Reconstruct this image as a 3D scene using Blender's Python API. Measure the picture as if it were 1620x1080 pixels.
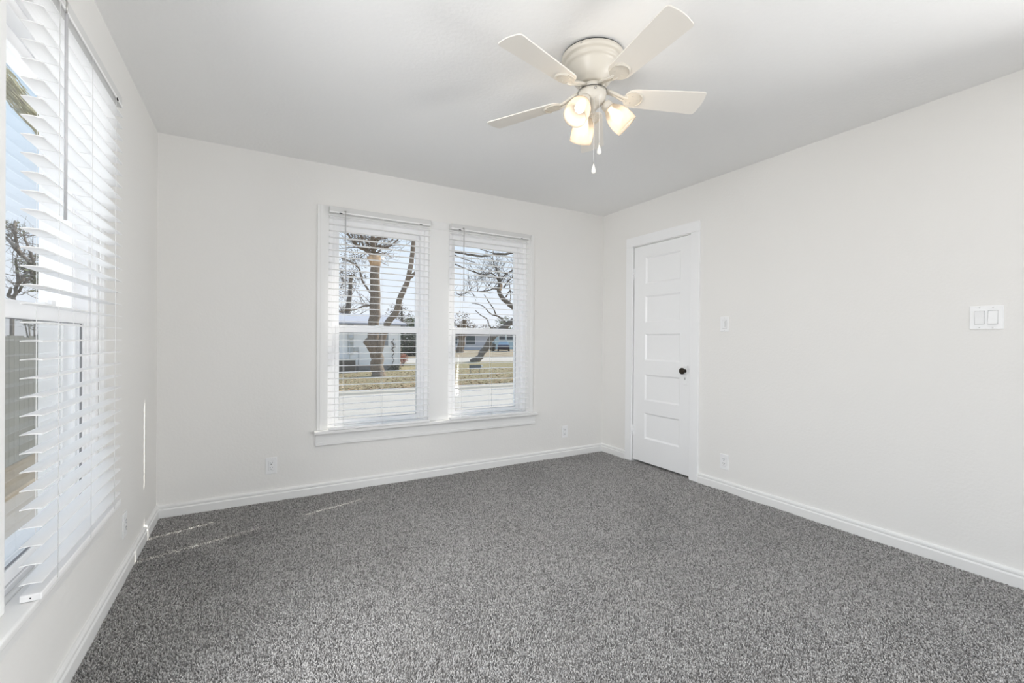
import bpy, bmesh, math, random
from mathutils import Vector, Matrix

# ------------------------------------------------------------------ clear
for o in list(bpy.data.objects):
    bpy.data.objects.remove(o)
SC = bpy.context.scene
COL = SC.collection
R = math.radians

# room frame: camera above the origin, +Y towards the window wall, +X to the door wall
XL, XR, D, H, YR = -0.549, 3.130, 3.567, 2.44, -1.50
CAM_H = 1.1472

# ------------------------------------------------------------------ camera
cam = bpy.data.cameras.new('camera')
cam.sensor_width = 36.0
cam.lens = 705.745 / 1620 * 36.0
cam.clip_start = 0.02
cam.clip_end = 400
co = bpy.data.objects.new('camera', cam)
COL.objects.link(co)
yaw, pitch, roll = R(29.774), R(-0.210), R(0.4346)
f = Vector((math.sin(yaw) * math.cos(pitch), math.cos(yaw) * math.cos(pitch), math.sin(pitch)))
r = Vector((math.cos(yaw), -math.sin(yaw), 0))
u = r.cross(f)
r2 = r * math.cos(roll) + u * math.sin(roll)
u2 = -r * math.sin(roll) + u * math.cos(roll)
M3 = Matrix((r2, u2, -f)).transposed()
co.matrix_world = Matrix.Translation((0, 0, CAM_H)) @ M3.to_4x4()
SC.camera = co

# ------------------------------------------------------------------ colour management
SC.view_settings.view_transform = 'Standard'
SC.view_settings.look = 'None'
SC.view_settings.gamma = 1.0
SC.view_settings.exposure = 0.0
SC.view_settings.use_curve_mapping = False
SC.cycles.use_denoising = True
SC.cycles.max_bounces = 12
SC.cycles.diffuse_bounces = 8
SC.cycles.transparent_max_bounces = 24
SC.cycles.caustics_reflective = False
SC.cycles.caustics_refractive = False
SC.cycles.sample_clamp_indirect = 6.0

# ------------------------------------------------------------------ sky
W = bpy.data.worlds.new('sky')
SC.world = W
W.use_nodes = True
nt = W.node_tree
nt.nodes.clear()
wo = nt.nodes.new('ShaderNodeOutputWorld')
bg = nt.nodes.new('ShaderNodeBackground')
tc = nt.nodes.new('ShaderNodeTexCoord')
sx = nt.nodes.new('ShaderNodeSeparateXYZ')
cr = nt.nodes.new('ShaderNodeValToRGB')
cr.color_ramp.elements[0].position = 0.0
cr.color_ramp.elements[0].color = (0.84, 0.87, 0.93, 1)
cr.color_ramp.elements[1].position = 0.9
cr.color_ramp.elements[1].color = (0.30, 0.52, 0.84, 1)
e = cr.color_ramp.elements.new(0.35)
e.color = (0.60, 0.75, 0.91, 1)
nt.links.new(tc.outputs['Generated'], sx.inputs[0])
nt.links.new(sx.outputs['Z'], cr.inputs[0])
nt.links.new(cr.outputs[0], bg.inputs['Color'])
bg.inputs['Strength'].default_value = 1.14
nt.links.new(bg.outputs[0], wo.inputs[0])

# ------------------------------------------------------------------ sun (from behind the window wall, to the right)
sd = bpy.data.lights.new('sun', 'SUN')
sd.energy = 6.0
sd.angle = R(0.55)
sd.color = (1.0, 0.94, 0.84)
so = bpy.data.objects.new('sun', sd)
COL.objects.link(so)
so.location = (8, 6, 12)
so.rotation_euler = Vector((-1.0, -0.3206, -0.787)).to_track_quat('-Z', 'Y').to_euler()

# ------------------------------------------------------------------ left window daylight, plus fill lamps added at unseen openings
def area(name, loc, direc, sx_, sy_, power, col):
    l = bpy.data.lights.new(name, 'AREA')
    l.shape = 'RECTANGLE'
    l.size, l.size_y = sx_, sy_
    l.energy = power
    l.color = col
    o = bpy.data.objects.new(name, l)
    COL.objects.link(o)
    o.location = loc
    o.rotation_euler = Vector(direc).to_track_quat('-Z', 'Y').to_euler()
    return o
area('daylight_left', (-1.70, 2.30, 0.75), (1, 0.05, 0.12), 1.6, 2.4, 42, (0.96, 0.975, 1.0))
area('fill_left_behind', (-1.35, 0.20, 1.60), (1, 0.42, -0.20), 1.3, 1.4, 98, (0.99, 0.99, 1.0))  # added fill lamp outside the unseen left opening
area('fill_rear', (0.4, YR - 0.75, 1.2), (-0.1, 1, 0.0), 2.0, 1.8, 6, (1.0, 0.99, 0.975))  # added fill lamp outside the unseen rear opening
area('fill_right_behind', (XR + 0.95, -1.0, 0.7), (-1, 0.58, 0.22), 1.4, 1.9, 160, (1.0, 0.99, 0.975))  # added fill lamp outside the unseen right wall opening

# ================================================================== materials
def nodes(m):
    return m.node_tree.nodes, m.node_tree.links
def mat(name, col, rough=0.5, metal=0.0, spec=0.5, bump=None, var=None):
    """bump=(scale, strength, distance)  var=(scale, amount) colour mottling"""
    m = bpy.data.materials.new(name)
    m.use_nodes = True
    n, l = nodes(m)
    b = n['Principled BSDF']
    b.inputs['Base Color'].default_value = (*col, 1)
    b.inputs['Roughness'].default_value = rough
    b.inputs['Metallic'].default_value = metal
    b.inputs['Specular IOR Level'].default_value = spec
    t = n.new('ShaderNodeTexCoord')
    if bump:
        no = n.new('ShaderNodeTexNoise')
        no.inputs['Scale'].default_value = bump[0]
        no.inputs['Detail'].default_value = 3
        bu = n.new('ShaderNodeBump')
        bu.inputs['Strength'].default_value = bump[1]
        bu.inputs['Distance'].default_value = bump[2]
        l.new(t.outputs['Object'], no.inputs['Vector'])
        l.new(no.outputs['Fac'], bu.inputs['Height'])
        l.new(bu.outputs[0], b.inputs['Normal'])
    if var:
        no = n.new('ShaderNodeTexNoise')
        no.inputs['Scale'].default_value = var[0]
        no.inputs['Detail'].default_value = 4
        mr = n.new('ShaderNodeMapRange')
        mr.inputs['To Min'].default_value = 1 - var[1]
        mr.inputs['To Max'].default_value = 1 + var[1]
        mx = n.new('ShaderNodeMix')
        mx.data_type = 'RGBA'
        mx.blend_type = 'MULTIPLY'
        mx.inputs[0].default_value = 1
        mx.inputs[6].default_value = (*col, 1)
        l.new(t.outputs['Object'], no.inputs['Vector'])
        l.new(no.outputs['Fac'], mr.inputs[0])
        l.new(mr.outputs[0], mx.inputs[7])
        l.new(mx.outputs[2], b.inputs['Base Color'])
    return m

WALL = mat('wall_paint', (0.845, 0.836, 0.815), 0.75, spec=0.25, bump=(70, 0.22, 0.004))
CEIL = mat('ceiling_paint', (0.90, 0.90, 0.895), 0.85, spec=0.2, bump=(55, 0.30, 0.005))
TRIM = mat('trim_paint', (0.86, 0.86, 0.85), 0.38, bump=(25, 0.05, 0.002))
DOORP = mat('door_paint', (0.91, 0.915, 0.92), 0.35, bump=(30, 0.06, 0.002))
VINYL = mat('vinyl_white', (0.92, 0.92, 0.925), 0.30)
SLAT = mat('slat_white', (0.92, 0.92, 0.92), 0.40)
CORD = mat('cord_white', (0.85, 0.85, 0.84), 0.8)
HEADR = mat('headrail_grey', (0.70, 0.70, 0.69), 0.4)
WAND = mat('wand_grey', (0.56, 0.56, 0.575), 0.25)
HOLE = mat('dark_hole', (0.02, 0.02, 0.02), 0.9)
STEEL = mat('steel', (0.45, 0.44, 0.42), 0.35, metal=1.0)
PLATE = mat('plate_white', (0.89, 0.895, 0.90), 0.30)
GAP = mat('plate_gap_shade', (0.48, 0.48, 0.48), 0.8)
SCREWW = mat('screw_white', (0.65, 0.65, 0.65), 0.4)
PLATE2 = mat('plate_almond_white', (0.80, 0.79, 0.75), 0.35)
BRONZE = mat('bronze_dark', (0.045, 0.036, 0.028), 0.30, metal=0.85, var=(60, 0.3))
FANP = mat('fan_paint', (0.66, 0.625, 0.555), 0.35)
BLADE = mat('fan_blade', (0.82, 0.785, 0.725), 0.42)
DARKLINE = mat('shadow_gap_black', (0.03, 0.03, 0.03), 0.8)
SILLW = mat('painted_sill', (0.84, 0.84, 0.83), 0.35)
EXTW = mat('exterior_white', (0.86, 0.86, 0.86), 0.6)

def glass_mat(name, tint=(1, 1, 1)):
    m = bpy.data.materials.new(name)
    m.use_nodes = True
    n, l = nodes(m)
    n.clear()
    out = n.new('ShaderNodeOutputMaterial')
    tr = n.new('ShaderNodeBsdfTransparent')
    tr.inputs[0].default_value = (*tint, 1)
    gl = n.new('ShaderNodeBsdfGlossy')
    gl.inputs['Roughness'].default_value = 0.02
    # thin pane: same reflectance seen from either side (Schlick)
    lw = n.new('ShaderNodeLayerWeight')
    lw.inputs['Blend'].default_value = 0.5
    pw = n.new('ShaderNodeMath'); pw.operation = 'POWER'
    pw.inputs[1].default_value = 5.0
    fr = n.new('ShaderNodeMath'); fr.operation = 'MULTIPLY_ADD'
    fr.inputs[1].default_value = 0.90
    fr.inputs[2].default_value = 0.05
    l.new(lw.outputs['Facing'], pw.inputs[0])
    l.new(pw.outputs[0], fr.inputs[0])
    mx = n.new('ShaderNodeMixShader')
    l.new(fr.outputs[0], mx.inputs[0])
    l.new(tr.outputs[0], mx.inputs[1])
    l.new(gl.outputs[0], mx.inputs[2])
    l.new(mx.outputs[0], out.inputs[0])
    return m
GLASS = glass_mat('window_glass', (0.97, 0.98, 0.98))

def screen_mat():
    m = bpy.data.materials.new('insect_screen')
    m.use_nodes = True
    n, l = nodes(m)
    n.clear()
    out = n.new('ShaderNodeOutputMaterial')
    tr = n.new('ShaderNodeBsdfTransparent')
    di = n.new('ShaderNodeBsdfDiffuse')
    di.inputs[0].default_value = (0.20, 0.21, 0.21, 1)
    mx = n.new('ShaderNodeMixShader')
    mx.inputs[0].default_value = 0.42
    l.new(tr.outputs[0], mx.inputs[1])
    l.new(di.outputs[0], mx.inputs[2])
    l.new(mx.outputs[0], out.inputs[0])
    return m
SCREEN = screen_mat()

def shade_mat():
    m = bpy.data.materials.new('frosted_shade')
    m.use_nodes = True
    n, l = nodes(m)
    n.clear()
    out = n.new('ShaderNodeOutputMaterial')
    tl = n.new('ShaderNodeBsdfTranslucent')
    tl.inputs[0].default_value = (0.40, 0.36, 0.315, 1)
    df = n.new('ShaderNodeBsdfDiffuse')
    df.inputs[0].default_value = (0.45, 0.42, 0.38, 1)
    tr = n.new('ShaderNodeBsdfTransparent')
    tr.inputs[0].default_value = (1, 0.96, 0.9, 1)
    a = n.new('ShaderNodeMixShader')
    a.inputs[0].default_value = 0.45
    b = n.new('ShaderNodeMixShader')
    b.inputs[0].default_value = 0.46
    l.new(tl.outputs[0], a.inputs[1])
    l.new(df.outputs[0], a.inputs[2])
    l.new(a.outputs[0], b.inputs[1])
    l.new(tr.outputs[0], b.inputs[2])
    l.new(b.outputs[0], out.inputs[0])
    return m
SHADE = shade_mat()

def emit_mat(name, col, s):
    m = bpy.data.materials.new(name)
    m.use_nodes = True
    n, l = nodes(m)
    n.clear()
    out = n.new('ShaderNodeOutputMaterial')
    em = n.new('ShaderNodeEmission')
    em.inputs[0].default_value = (*col, 1)
    em.inputs[1].default_value = s
    l.new(em.outputs[0], out.inputs[0])
    return m
BULB = emit_mat('bulb_glow', (1.0, 0.90, 0.76), 6.0)

def carpet_mat(name, lo, mid, hi, island):
    m = bpy.data.materials.new(name)
    m.use_nodes = True
    n, l = nodes(m)
    b = n['Principled BSDF']
    b.inputs['Roughness'].default_value = 1.0
    b.inputs['Specular IOR Level'].default_value = 0.05
    ramp = n.new('ShaderNodeValToRGB')
    el = ramp.color_ramp.elements
    el[0].position, el[0].color = 0.0, (*lo, 1)
    el[1].position, el[1].color = 1.0, (*hi, 1)
    k = el.new(0.45); k.color = (*mid, 1)
    if island:
        g = n.new('ShaderNodeNewGeometry')
        l.new(g.outputs['Random Per Island'], ramp.inputs[0])
    else:
        t = n.new('ShaderNodeTexCoord')
        no = n.new('ShaderNodeTexNoise')
        no.inputs['Scale'].default_value = 160
        l.new(t.outputs['Object'], no.inputs['Vector'])
        l.new(no.outputs['Fac'], ramp.inputs[0])
    l.new(ramp.outputs[0], b.inputs['Base Color'])
    return m
BACKING = carpet_mat('carpet_backing', (0.10, 0.096, 0.093), (0.20, 0.195, 0.19), (0.34, 0.33, 0.325), False)
CARPET = carpet_mat('carpet_yarn', (0.155, 0.149, 0.144), (0.39, 0.380, 0.370), (0.68, 0.667, 0.655), True)


# ================================================================== mesh builder
class MB:
    def __init__(s):
        s.v, s.f, s.sm = [], [], []
    def add(s, vs, fs, smooth=False, M=None):
        o = len(s.v)
        for p in vs:
            p = Vector(p)
            if M is not None:
                p = M @ p
            s.v.append(p)
        for q in fs:
            s.f.append([i + o for i in q]); s.sm.append(smooth)
        return s
    def box(s, x0, x1, y0, y1, z0, z1, M=None):
        vs = [(x, y, z) for z in (z0, z1) for y in (y0, y1) for x in (x0, x1)]
        return s.add(vs, [(0, 2, 3, 1), (4, 5, 7, 6), (0, 1, 5, 4), (2, 6, 7, 3), (0, 4, 6, 2), (1, 3, 7, 5)], False, M)
    def lathe(s, prof, n=32, M=None, smooth=True, closed=False):
        vs, fs = [], []
        m = len(prof)
        for i in range(n):
            a = 2 * math.pi * i / n
            for (rr, z) in prof:
                vs.append((rr * math.cos(a), rr * math.sin(a), z))
        for i in range(n):
            j = (i + 1) % n
            for k in range(m - 1 if not closed else m):
                k2 = (k + 1) % m
                fs.append((i * m + k, j * m + k, j * m + k2, i * m + k2))
        if not closed:
            if prof[0][0] > 1e-6:
                fs.append([i * m for i in range(n)][::-1])
            if prof[-1][0] > 1e-6:
                fs.append([i * m + m - 1 for i in range(n)])
        return s.add(vs, fs, smooth, M)
    def tube(s, pts, rad, n=8, M=None, smooth=True):
        pts = [Vector(p) for p in pts]
        if not hasattr(rad, '__len__'):
            rad = [rad] * len(pts)
        vs, fs = [], []
        ref = Vector((0, 0, 1))
        t0 = (pts[1] - pts[0]).normalized()
        if abs(t0.dot(ref)) > 0.9:
            ref = Vector((1, 0, 0))
        a = t0.cross(ref).normalized()
        for i, p in enumerate(pts):
            t = (pts[min(i + 1, len(pts) - 1)] - pts[max(i - 1, 0)])
            t = t.normalized() if t.length > 1e-9 else t0
            a = (a - t * a.dot(t))
            a = a.normalized() if a.length > 1e-6 else t.orthogonal().normalized()
            b = t.cross(a)
            for k in range(n):
                w = 2 * math.pi * k / n
                vs.append(p + (a * math.cos(w) + b * math.sin(w)) * rad[i])
        m = len(pts)
        for i in range(m - 1):
            for k in range(n):
                k2 = (k + 1) % n
                fs.append((i * n + k, i * n + k2, (i + 1) * n + k2, (i + 1) * n + k))
        fs.append(list(range(n))[::-1])
        fs.append([(m - 1) * n + k for k in range(n)])
        return s.add(vs, fs, smooth, M)
    def extrude(s, prof, axis_pts, M=None):
        """profile (list of (a,b)) carried along X from x0 to x1: a->Y, b->Z"""
        x0, x1 = axis_pts
        n = len(prof)
        vs = [(x0, a, b) for a, b in prof] + [(x1, a, b) for a, b in prof]
        fs = [(i, (i + 1) % n, n + (i + 1) % n, n + i) for i in range(n)]
        fs += [list(range(n))[::-1], [n + i for i in range(n)]]
        return s.add(vs, fs, False, M)
    def poly(s, outline, z0, z1, M=None):
        n = len(outline)
        vs = [(x, y, z0) for x, y in outline] + [(x, y, z1) for x, y in outline]
        fs = [(i, (i + 1) % n, n + (i + 1) % n, n + i) for i in range(n)]
        fs += [list(range(n))[::-1], [n + i for i in range(n)]]
        return s.add(vs, fs, False, M)
    def sphere(s, c, rr, n=12, sq=(1, 1, 1), M=None):
        prof = [(rr * math.sin(math.pi * i / n), -rr * math.cos(math.pi * i / n)) for i in range(n + 1)]
        prof[0] = (0.0001 * rr, -rr); prof[-1] = (0.0001 * rr, rr)
        T = Matrix.Translation(c) @ Matrix.Diagonal((*sq, 1))
        return s.lathe(prof, n + 4, (M @ T) if M is not None else T)
    def build(s, name, m, parent=None, bevel=0, seg=2, fix=True):
        me = bpy.data.meshes.new(name)
        me.from_pydata([tuple(p) for p in s.v], [], s.f)
        me.polygons.foreach_set('use_smooth', s.sm)
        if fix:
            bm = bmesh.new(); bm.from_mesh(me)
            bmesh.ops.recalc_face_normals(bm, faces=bm.faces)
            bm.to_mesh(me); bm.free()
        me.materials.append(m)
        me.update()
        o = bpy.data.objects.new(name, me)
        COL.objects.link(o)
        if parent:
            o.parent = parent
        if bevel:
            b = o.modifiers.new('bevel', 'BEVEL')
            b.width = bevel; b.segments = seg
            b.limit_method = 'ANGLE'; b.angle_limit = R(40)
        return o

def tag(o, label, cat, group=None, kind=None):
    o['label'] = label; o['category'] = cat
    if group: o['group'] = group
    if kind: o['kind'] = kind
    return o
def empty(name, loc, rz=0):
    o = bpy.data.objects.new(name, None)
    o.empty_display_size = 0.05
    o.location = loc; o.rotation_euler = (0, 0, rz)
    COL.objects.link(o)
    return o
def thing(name, label, cat, loc, rz=0, group=None):
    return tag(empty(name, loc, rz), label, cat, group)
def struct(o, label=None, cat=None):
    o['kind'] = 'structure'
    if label: o['label'] = label
    if cat: o['category'] = cat
    return o

# ================================================================== room shell
WT = 0.15
# openings on the back wall
B1, B2 = (0.460, 1.236), (1.411, 2.187)
Z0, Z1 = 0.445, 2.062
# openings on the left wall (y ranges)
L1, L2 = (1.556, 2.365), (0.35, 1.30)  # the second is out of view, added to let fill light in
RW = (-0.25, 2.95)  # unseen rear opening, added for the fill lamp
RO = (-1.30, -0.15)           # unseen opening added in the right wall to let fill light in

fl = MB()
fl.box(XL - 0.02, XR + 0.02, YR - 0.02, D + 0.02, -0.06, -0.007)
struct(fl.build('floor', BACKING), 'woven grey backing under the carpet pile', 'floor')
import numpy as np
def carpet_pile():
    rng = np.random.default_rng(5)
    sp = 0.0048
    xs = np.arange(XL + 0.004, XR + 0.07, sp)
    ys = np.arange(-0.35, D - 0.004, sp)
    X, Y = np.meshgrid(xs, ys)
    X = X.ravel() + rng.uniform(-.5, .5, X.size) * sp
    Y = Y.ravel() + rng.uniform(-.5, .5, Y.size) * sp
    keep = (X < XR - 0.002) | ((Y > 2.485) & (Y < 3.12))
    X, Y = X[keep], Y[keep]
    N = X.size
    # slow fields: which way the pile was brushed, how far it leans
    def field(seed, k):
        g = np.random.default_rng(seed)
        v = np.zeros(N)
        for a in range(14):
            w = g.uniform(0.5, 1.0) * k * 2 ** g.uniform(0, 1.6)
            th = g.uniform(0, 6.283)
            v += np.sin(w * (X * np.cos(th) + Y * np.sin(th)) + g.uniform(0, 6.283))
        return v / 2.65
    ang = 0.7 + 2.2 * field(1, 4.0) + rng.normal(0, 1.0, N)
    lean = 0.0030 + 0.0024 * field(2, 6.0) + rng.normal(0, 0.0016, N)
    h = 0.0085 + 0.0012 * field(3, 11.0) + rng.normal(0, 0.0016, N)
    r = 0.0029 + rng.normal(0, 0.00035, N)
    rot = rng.uniform(0, 6.283, N)
    V = np.zeros((N, 7, 3))
    dx, dy = np.cos(ang) * lean, np.sin(ang) * lean
    for k in range(3):
        a = rot + k * 2.0944
        V[:, k, 0] = X + r * 0.8 * np.cos(a); V[:, k, 1] = Y + r * 0.8 * np.sin(a); V[:, k, 2] = -0.0075
        V[:, 3 + k, 0] = X + dx * 0.6 + r * np.cos(a + .5); V[:, 3 + k, 1] = Y + dy * 0.6 + r * np.sin(a + .5); V[:, 3 + k, 2] = -0.0075 + h * 0.62
    V[:, 6, 0] = X + dx; V[:, 6, 1] = Y + dy; V[:, 6, 2] = -0.0075 + h
    F = []
    for k in range(3):
        q = (k + 1) % 3
        F += [(k, q, 3 + q), (k, 3 + q, 3 + k), (3 + k, 3 + q, 6)]
    F = (np.array(F)[None] + (np.arange(N) * 7)[:, None, None]).reshape(-1, 3)
    me = bpy.data.meshes.new('carpet_pile')
    me.vertices.add(N * 7)
    me.vertices.foreach_set('co', V.ravel())
    nf = len(F)
    me.loops.add(nf * 3)
    me.loops.foreach_set('vertex_index', F.ravel().astype(np.int32))
    me.polygons.add(nf)
    me.polygons.foreach_set('loop_start', np.arange(0, nf * 3, 3, dtype=np.int32))
    me.polygons.foreach_set('loop_total', np.full(nf, 3, dtype=np.int32))
    me.polygons.foreach_set('use_smooth', np.ones(nf, dtype=bool))
    me.update(calc_edges=True)
    me.materials.append(CARPET)
    o = bpy.data.objects.new('carpet_pile', me)
    COL.objects.link(o)
    tag(o, 'grey speckled cut pile carpet covering the whole floor', 'carpet', kind='stuff')
carpet_pile()
ce = MB().box(XL - WT, XR + WT, YR - WT, D + WT, H, H + 0.12)
struct(ce.build('ceiling', CEIL), 'white lightly textured ceiling above the fan', 'ceiling')

def wall_x(mb, y0, y1, xa, xb, openings):
    """wall in X direction spanning xa..xb with openings [(x0,x1,z0,z1)] and thickness y0..y1"""
    cur = xa
    for (a, b, c, d) in openings:
        mb.box(cur, a, y0, y1, -0.06, H)
        mb.box(a, b, y0, y1, -0.06, c)
        mb.box(a, b, y0, y1, d, H)
        cur = b
    mb.box(cur, xb, y0, y1, -0.06, H)
def wall_y(mb, x0, x1, ya, yb, openings):
    cur = ya
    for (a, b, c, d) in openings:
        mb.box(x0, x1, cur, a, -0.06, H)
        if c > -0.06: mb.box(x0, x1, a, b, -0.06, c)
        mb.box(x0, x1, a, b, d, H)
        cur = b
    mb.box(x0, x1, cur, yb, -0.06, H)
wb = MB(); wall_x(wb, D, D + WT, XL - WT, XR + WT, [(*B1, Z0, Z1), (*B2, Z0, Z1)])
struct(wb.build('wall_back', WALL), 'off-white wall holding the paired windows', 'wall')
wl = MB(); wall_y(wl, XL - WT, XL, YR, D, [(*L2, Z0, Z1), (*L1, Z0, Z1)])
struct(wl.build('wall_left', WALL), 'off-white wall behind the nearest blind', 'wall')
DO = (2.478, 3.130)
DZ = 2.040
wr = MB(); wall_y(wr, XR, XR + 0.12, YR, D, [(*RO, 0.10, 2.15), (*DO, -0.06, DZ)])
struct(wr.build('wall_right', WALL), 'off-white wall holding the panelled door', 'wall')
wq = MB(); wall_x(wq, YR - WT, YR, XL - WT, XR + WT, [(*RW, 0.10, 2.2)])
struct(wq.build('wall_rear', WALL))
# dark shell added behind the door to stop light leaking through its gaps
cl = MB()
cl.box(XR + 0.62, XR + 0.66, 2.3, 3.3, -0.06, 2.2)
cl.box(XR + 0.12, XR + 0.66, 2.26, 2.3, -0.06, 2.2)
cl.box(XR + 0.12, XR + 0.66, 3.3, 3.34, -0.06, 2.2)
cl.box(XR + 0.12, XR + 0.66, 2.26, 3.34, 2.2, 2.24)
cl.box(XR, XR + 0.66, 2.26, 3.34, -0.10, -0.05)
struct(cl.build('door_light_stop', mat('shell_dark', (0.10, 0.10, 0.10), 0.9)))

blocker = MB().box(-1.75, XL - WT, 1.36, 1.46, -0.55, 2.62)  # unseen panel added to keep fill lamp spill off the window jamb
struct(blocker.build('spill_blocker', EXTW))

# ------------------------------------------------------------------ baseboards
def base_prof():
    return [(0, -0.007), (-0.017, -0.007), (-0.017, 0.048), (-0.0145, 0.052), (-0.012, 0.055), (-0.012, 0.059), (-0.0145, 0.0625),
            (-0.0140, 0.071), (-0.0105, 0.077), (-0.006, 0.0795), (0, 0.080)]
def baseboard(name, p, q, label):
    p, q = Vector(p), Vector(q)
    d = (q - p)
    L = d.length
    M = Matrix.Translation((p.x, p.y, 0)) @ Matrix.Rotation(math.atan2(d.y, d.x), 4, 'Z')
    o = MB().extrude(base_prof(), (0, L), M).build(name, TRIM)
    return struct(o, label, 'baseboard')
baseboard('baseboard_back', (XL, D), (XR, D), 'white moulded baseboard under the paired windows')
baseboard('baseboard_left', (XL, YR), (XL, D), 'white moulded baseboard below the nearest blind')
baseboard('baseboard_right', (XR, 2.392), (XR, RO[1]), 'long white moulded baseboard beyond the door')
baseboard('baseboard_right', (XR, D), (XR, 3.217), 'short white baseboard between corner and door casing')

# ================================================================== windows
def make_window(name, loc, rz, Wd, label, off=0.05, screen=False):
    """local: X right seen from the room, +Y outward, opening centred on x=0, z absolute"""
    w = struct(empty(name, loc, rz), label, 'window')
    hw = Wd / 2
    fi, go = hw - 0.054, hw - 0.084          # inside of frame, edge of glass
    y1, y2 = off, off + 0.034                 # lower / upper sash planes
    fr = MB()
    for s in (-1, 1):
        a, b = sorted((s * hw, s * fi))
        fr.box(a, b, y1 - 0.018, y2 + 0.03, 0.47, 2.062)
        a, b = sorted((s * hw, s * (hw - 0.030)))
        fr.box(a, b, 0.0, y1 - 0.018, 0.47, 2.062)     # jamb liner
    fr.box(-fi, fi, y1 - 0.018, y2 + 0.03, 2.012, 2.062)
    fr.box(-hw + 0.030, hw - 0.030, 0.0, y1 - 0.018, 2.045, 2.062)
    fr.box(-fi, fi, y1 - 0.018, y2 + 0.03, 0.445, 0.486)
    fr.build('window_frame', VINYL, w, 0.002)
    # exterior jamb
    ej = MB()
    for s in (-1, 1):
        a, b = sorted((s * hw, s * (hw - 0.040)))
        ej.box(a, b, y2 + 0.03, WT + 0.01, 0.445, 2.062)
    ej.box(-hw + 0.040, hw - 0.040, y2 + 0.03, WT + 0.008, 2.03, 2.062)
    ej.box(-hw + 0.040, hw - 0.040, y2 + 0.03, WT + 0.04, 0.42, 0.455)
    ej.build('exterior_jamb', EXTW, w)
    # lower sash
    ls = MB()
    t = 0.015
    for s in (-1, 1):
        a, b = sorted((s * (fi - 0.001), s * go))
        ls.box(a, b, y1 - t, y1 + t, 0.490, 1.246)
    ls.box(-go, go, y1 - t, y1 + t, 1.196, 1.246)
    ls.box(-go, go, y1 - t, y1 + t, 0.490, 0.527)
    lo = ls.build('lower_sash', VINYL, w, 0.002)
    MB().add([(-go, y1, 0.527), (go, y1, 0.527), (go, y1, 1.196), (-go, y1, 1.196)], [(0, 1, 2, 3)]).build('window_pane', GLASS, lo)
    gk = MB()
    g = 0.0022
    for (a, b, c, d) in ((-go, go, 0.527, 0.527 + g), (-go, go, 1.196 - g, 1.196), (-go, -go + g, 0.527, 1.196), (go - g, go, 0.527, 1.196)):
        gk.box(a, b, y1 - 0.009, y1 - 0.003, c, d)
    gk.build('glazing_gasket', mat('gasket_grey', (0.25, 0.25, 0.26), 0.6), lo)
    lk = MB()
    lk.box(-0.03, 0.03, y1 - 0.012, y1 + 0.012, 1.246, 1.254)
    lk.box(-0.008, 0.03, y1 - 0.020, y1 - 0.010, 1.247, 1.262)
    lk.build('sash_lock', VINYL, lo, 0.002)
    # upper sash
    us = MB()
    for s in (-1, 1):
        a, b = sorted((s * (fi - 0.001), s * (go - 0.002)))
        us.box(a, b, y2 - t, y2 + t, 1.205, 2.011)
    us.box(-go + 0.002, go - 0.002, y2 - t, y2 + t, 1.205, 1.250)
    us.box(-go + 0.002, go - 0.002, y2 - t, y2 + t, 1.970, 2.011)
    up = us.build('upper_sash', VINYL, w, 0.002)
    MB().add([(-go, y2, 1.250), (go, y2, 1.250), (go, y2, 1.970), (-go, y2, 1.970)], [(0, 1, 2, 3)]).build('window_pane', GLASS, up)
    if screen:
        sf = MB()
        ys = y2 + 0.022
        for s in (-1, 1):
            a, b = sorted((s * (hw - 0.041), s * (hw - 0.062)))
            sf.box(a, b, ys - 0.005, ys + 0.005, 0.456, 1.23)
        sf.box(-hw + 0.062, hw - 0.062, ys - 0.005, ys + 0.005, 1.21, 1.23)
        sf.box(-hw + 0.062, hw - 0.062, ys - 0.005, ys + 0.005, 0.456, 0.476)
        s_ = sf.build('screen_frame', EXTW, w)
        MB().add([(-hw + 0.062, ys, 0.476), (hw - 0.062, ys, 0.476), (hw - 0.062, ys, 1.21), (-hw + 0.062, ys, 1.21)], [(0, 1, 2, 3)]).build('screen_mesh', SCREEN, s_)
    return w

cb1, cb2 = sum(B1) / 2, sum(B2) / 2
cl1 = sum(L1) / 2
make_window('window_1', (cb1, D, 0), 0, B1[1] - B1[0], 'white double-hung window framing the forked tree')
make_window('window_2', (cb2, D, 0), 0, B2[1] - B2[0], 'white double-hung window framing the leaning tree')
make_window('window_3', (XL, cl1, 0), R(90), L1[1] - L1[0], 'white double-hung window with an insect screen, looking onto the fence', off=0.036, screen=True)

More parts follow.
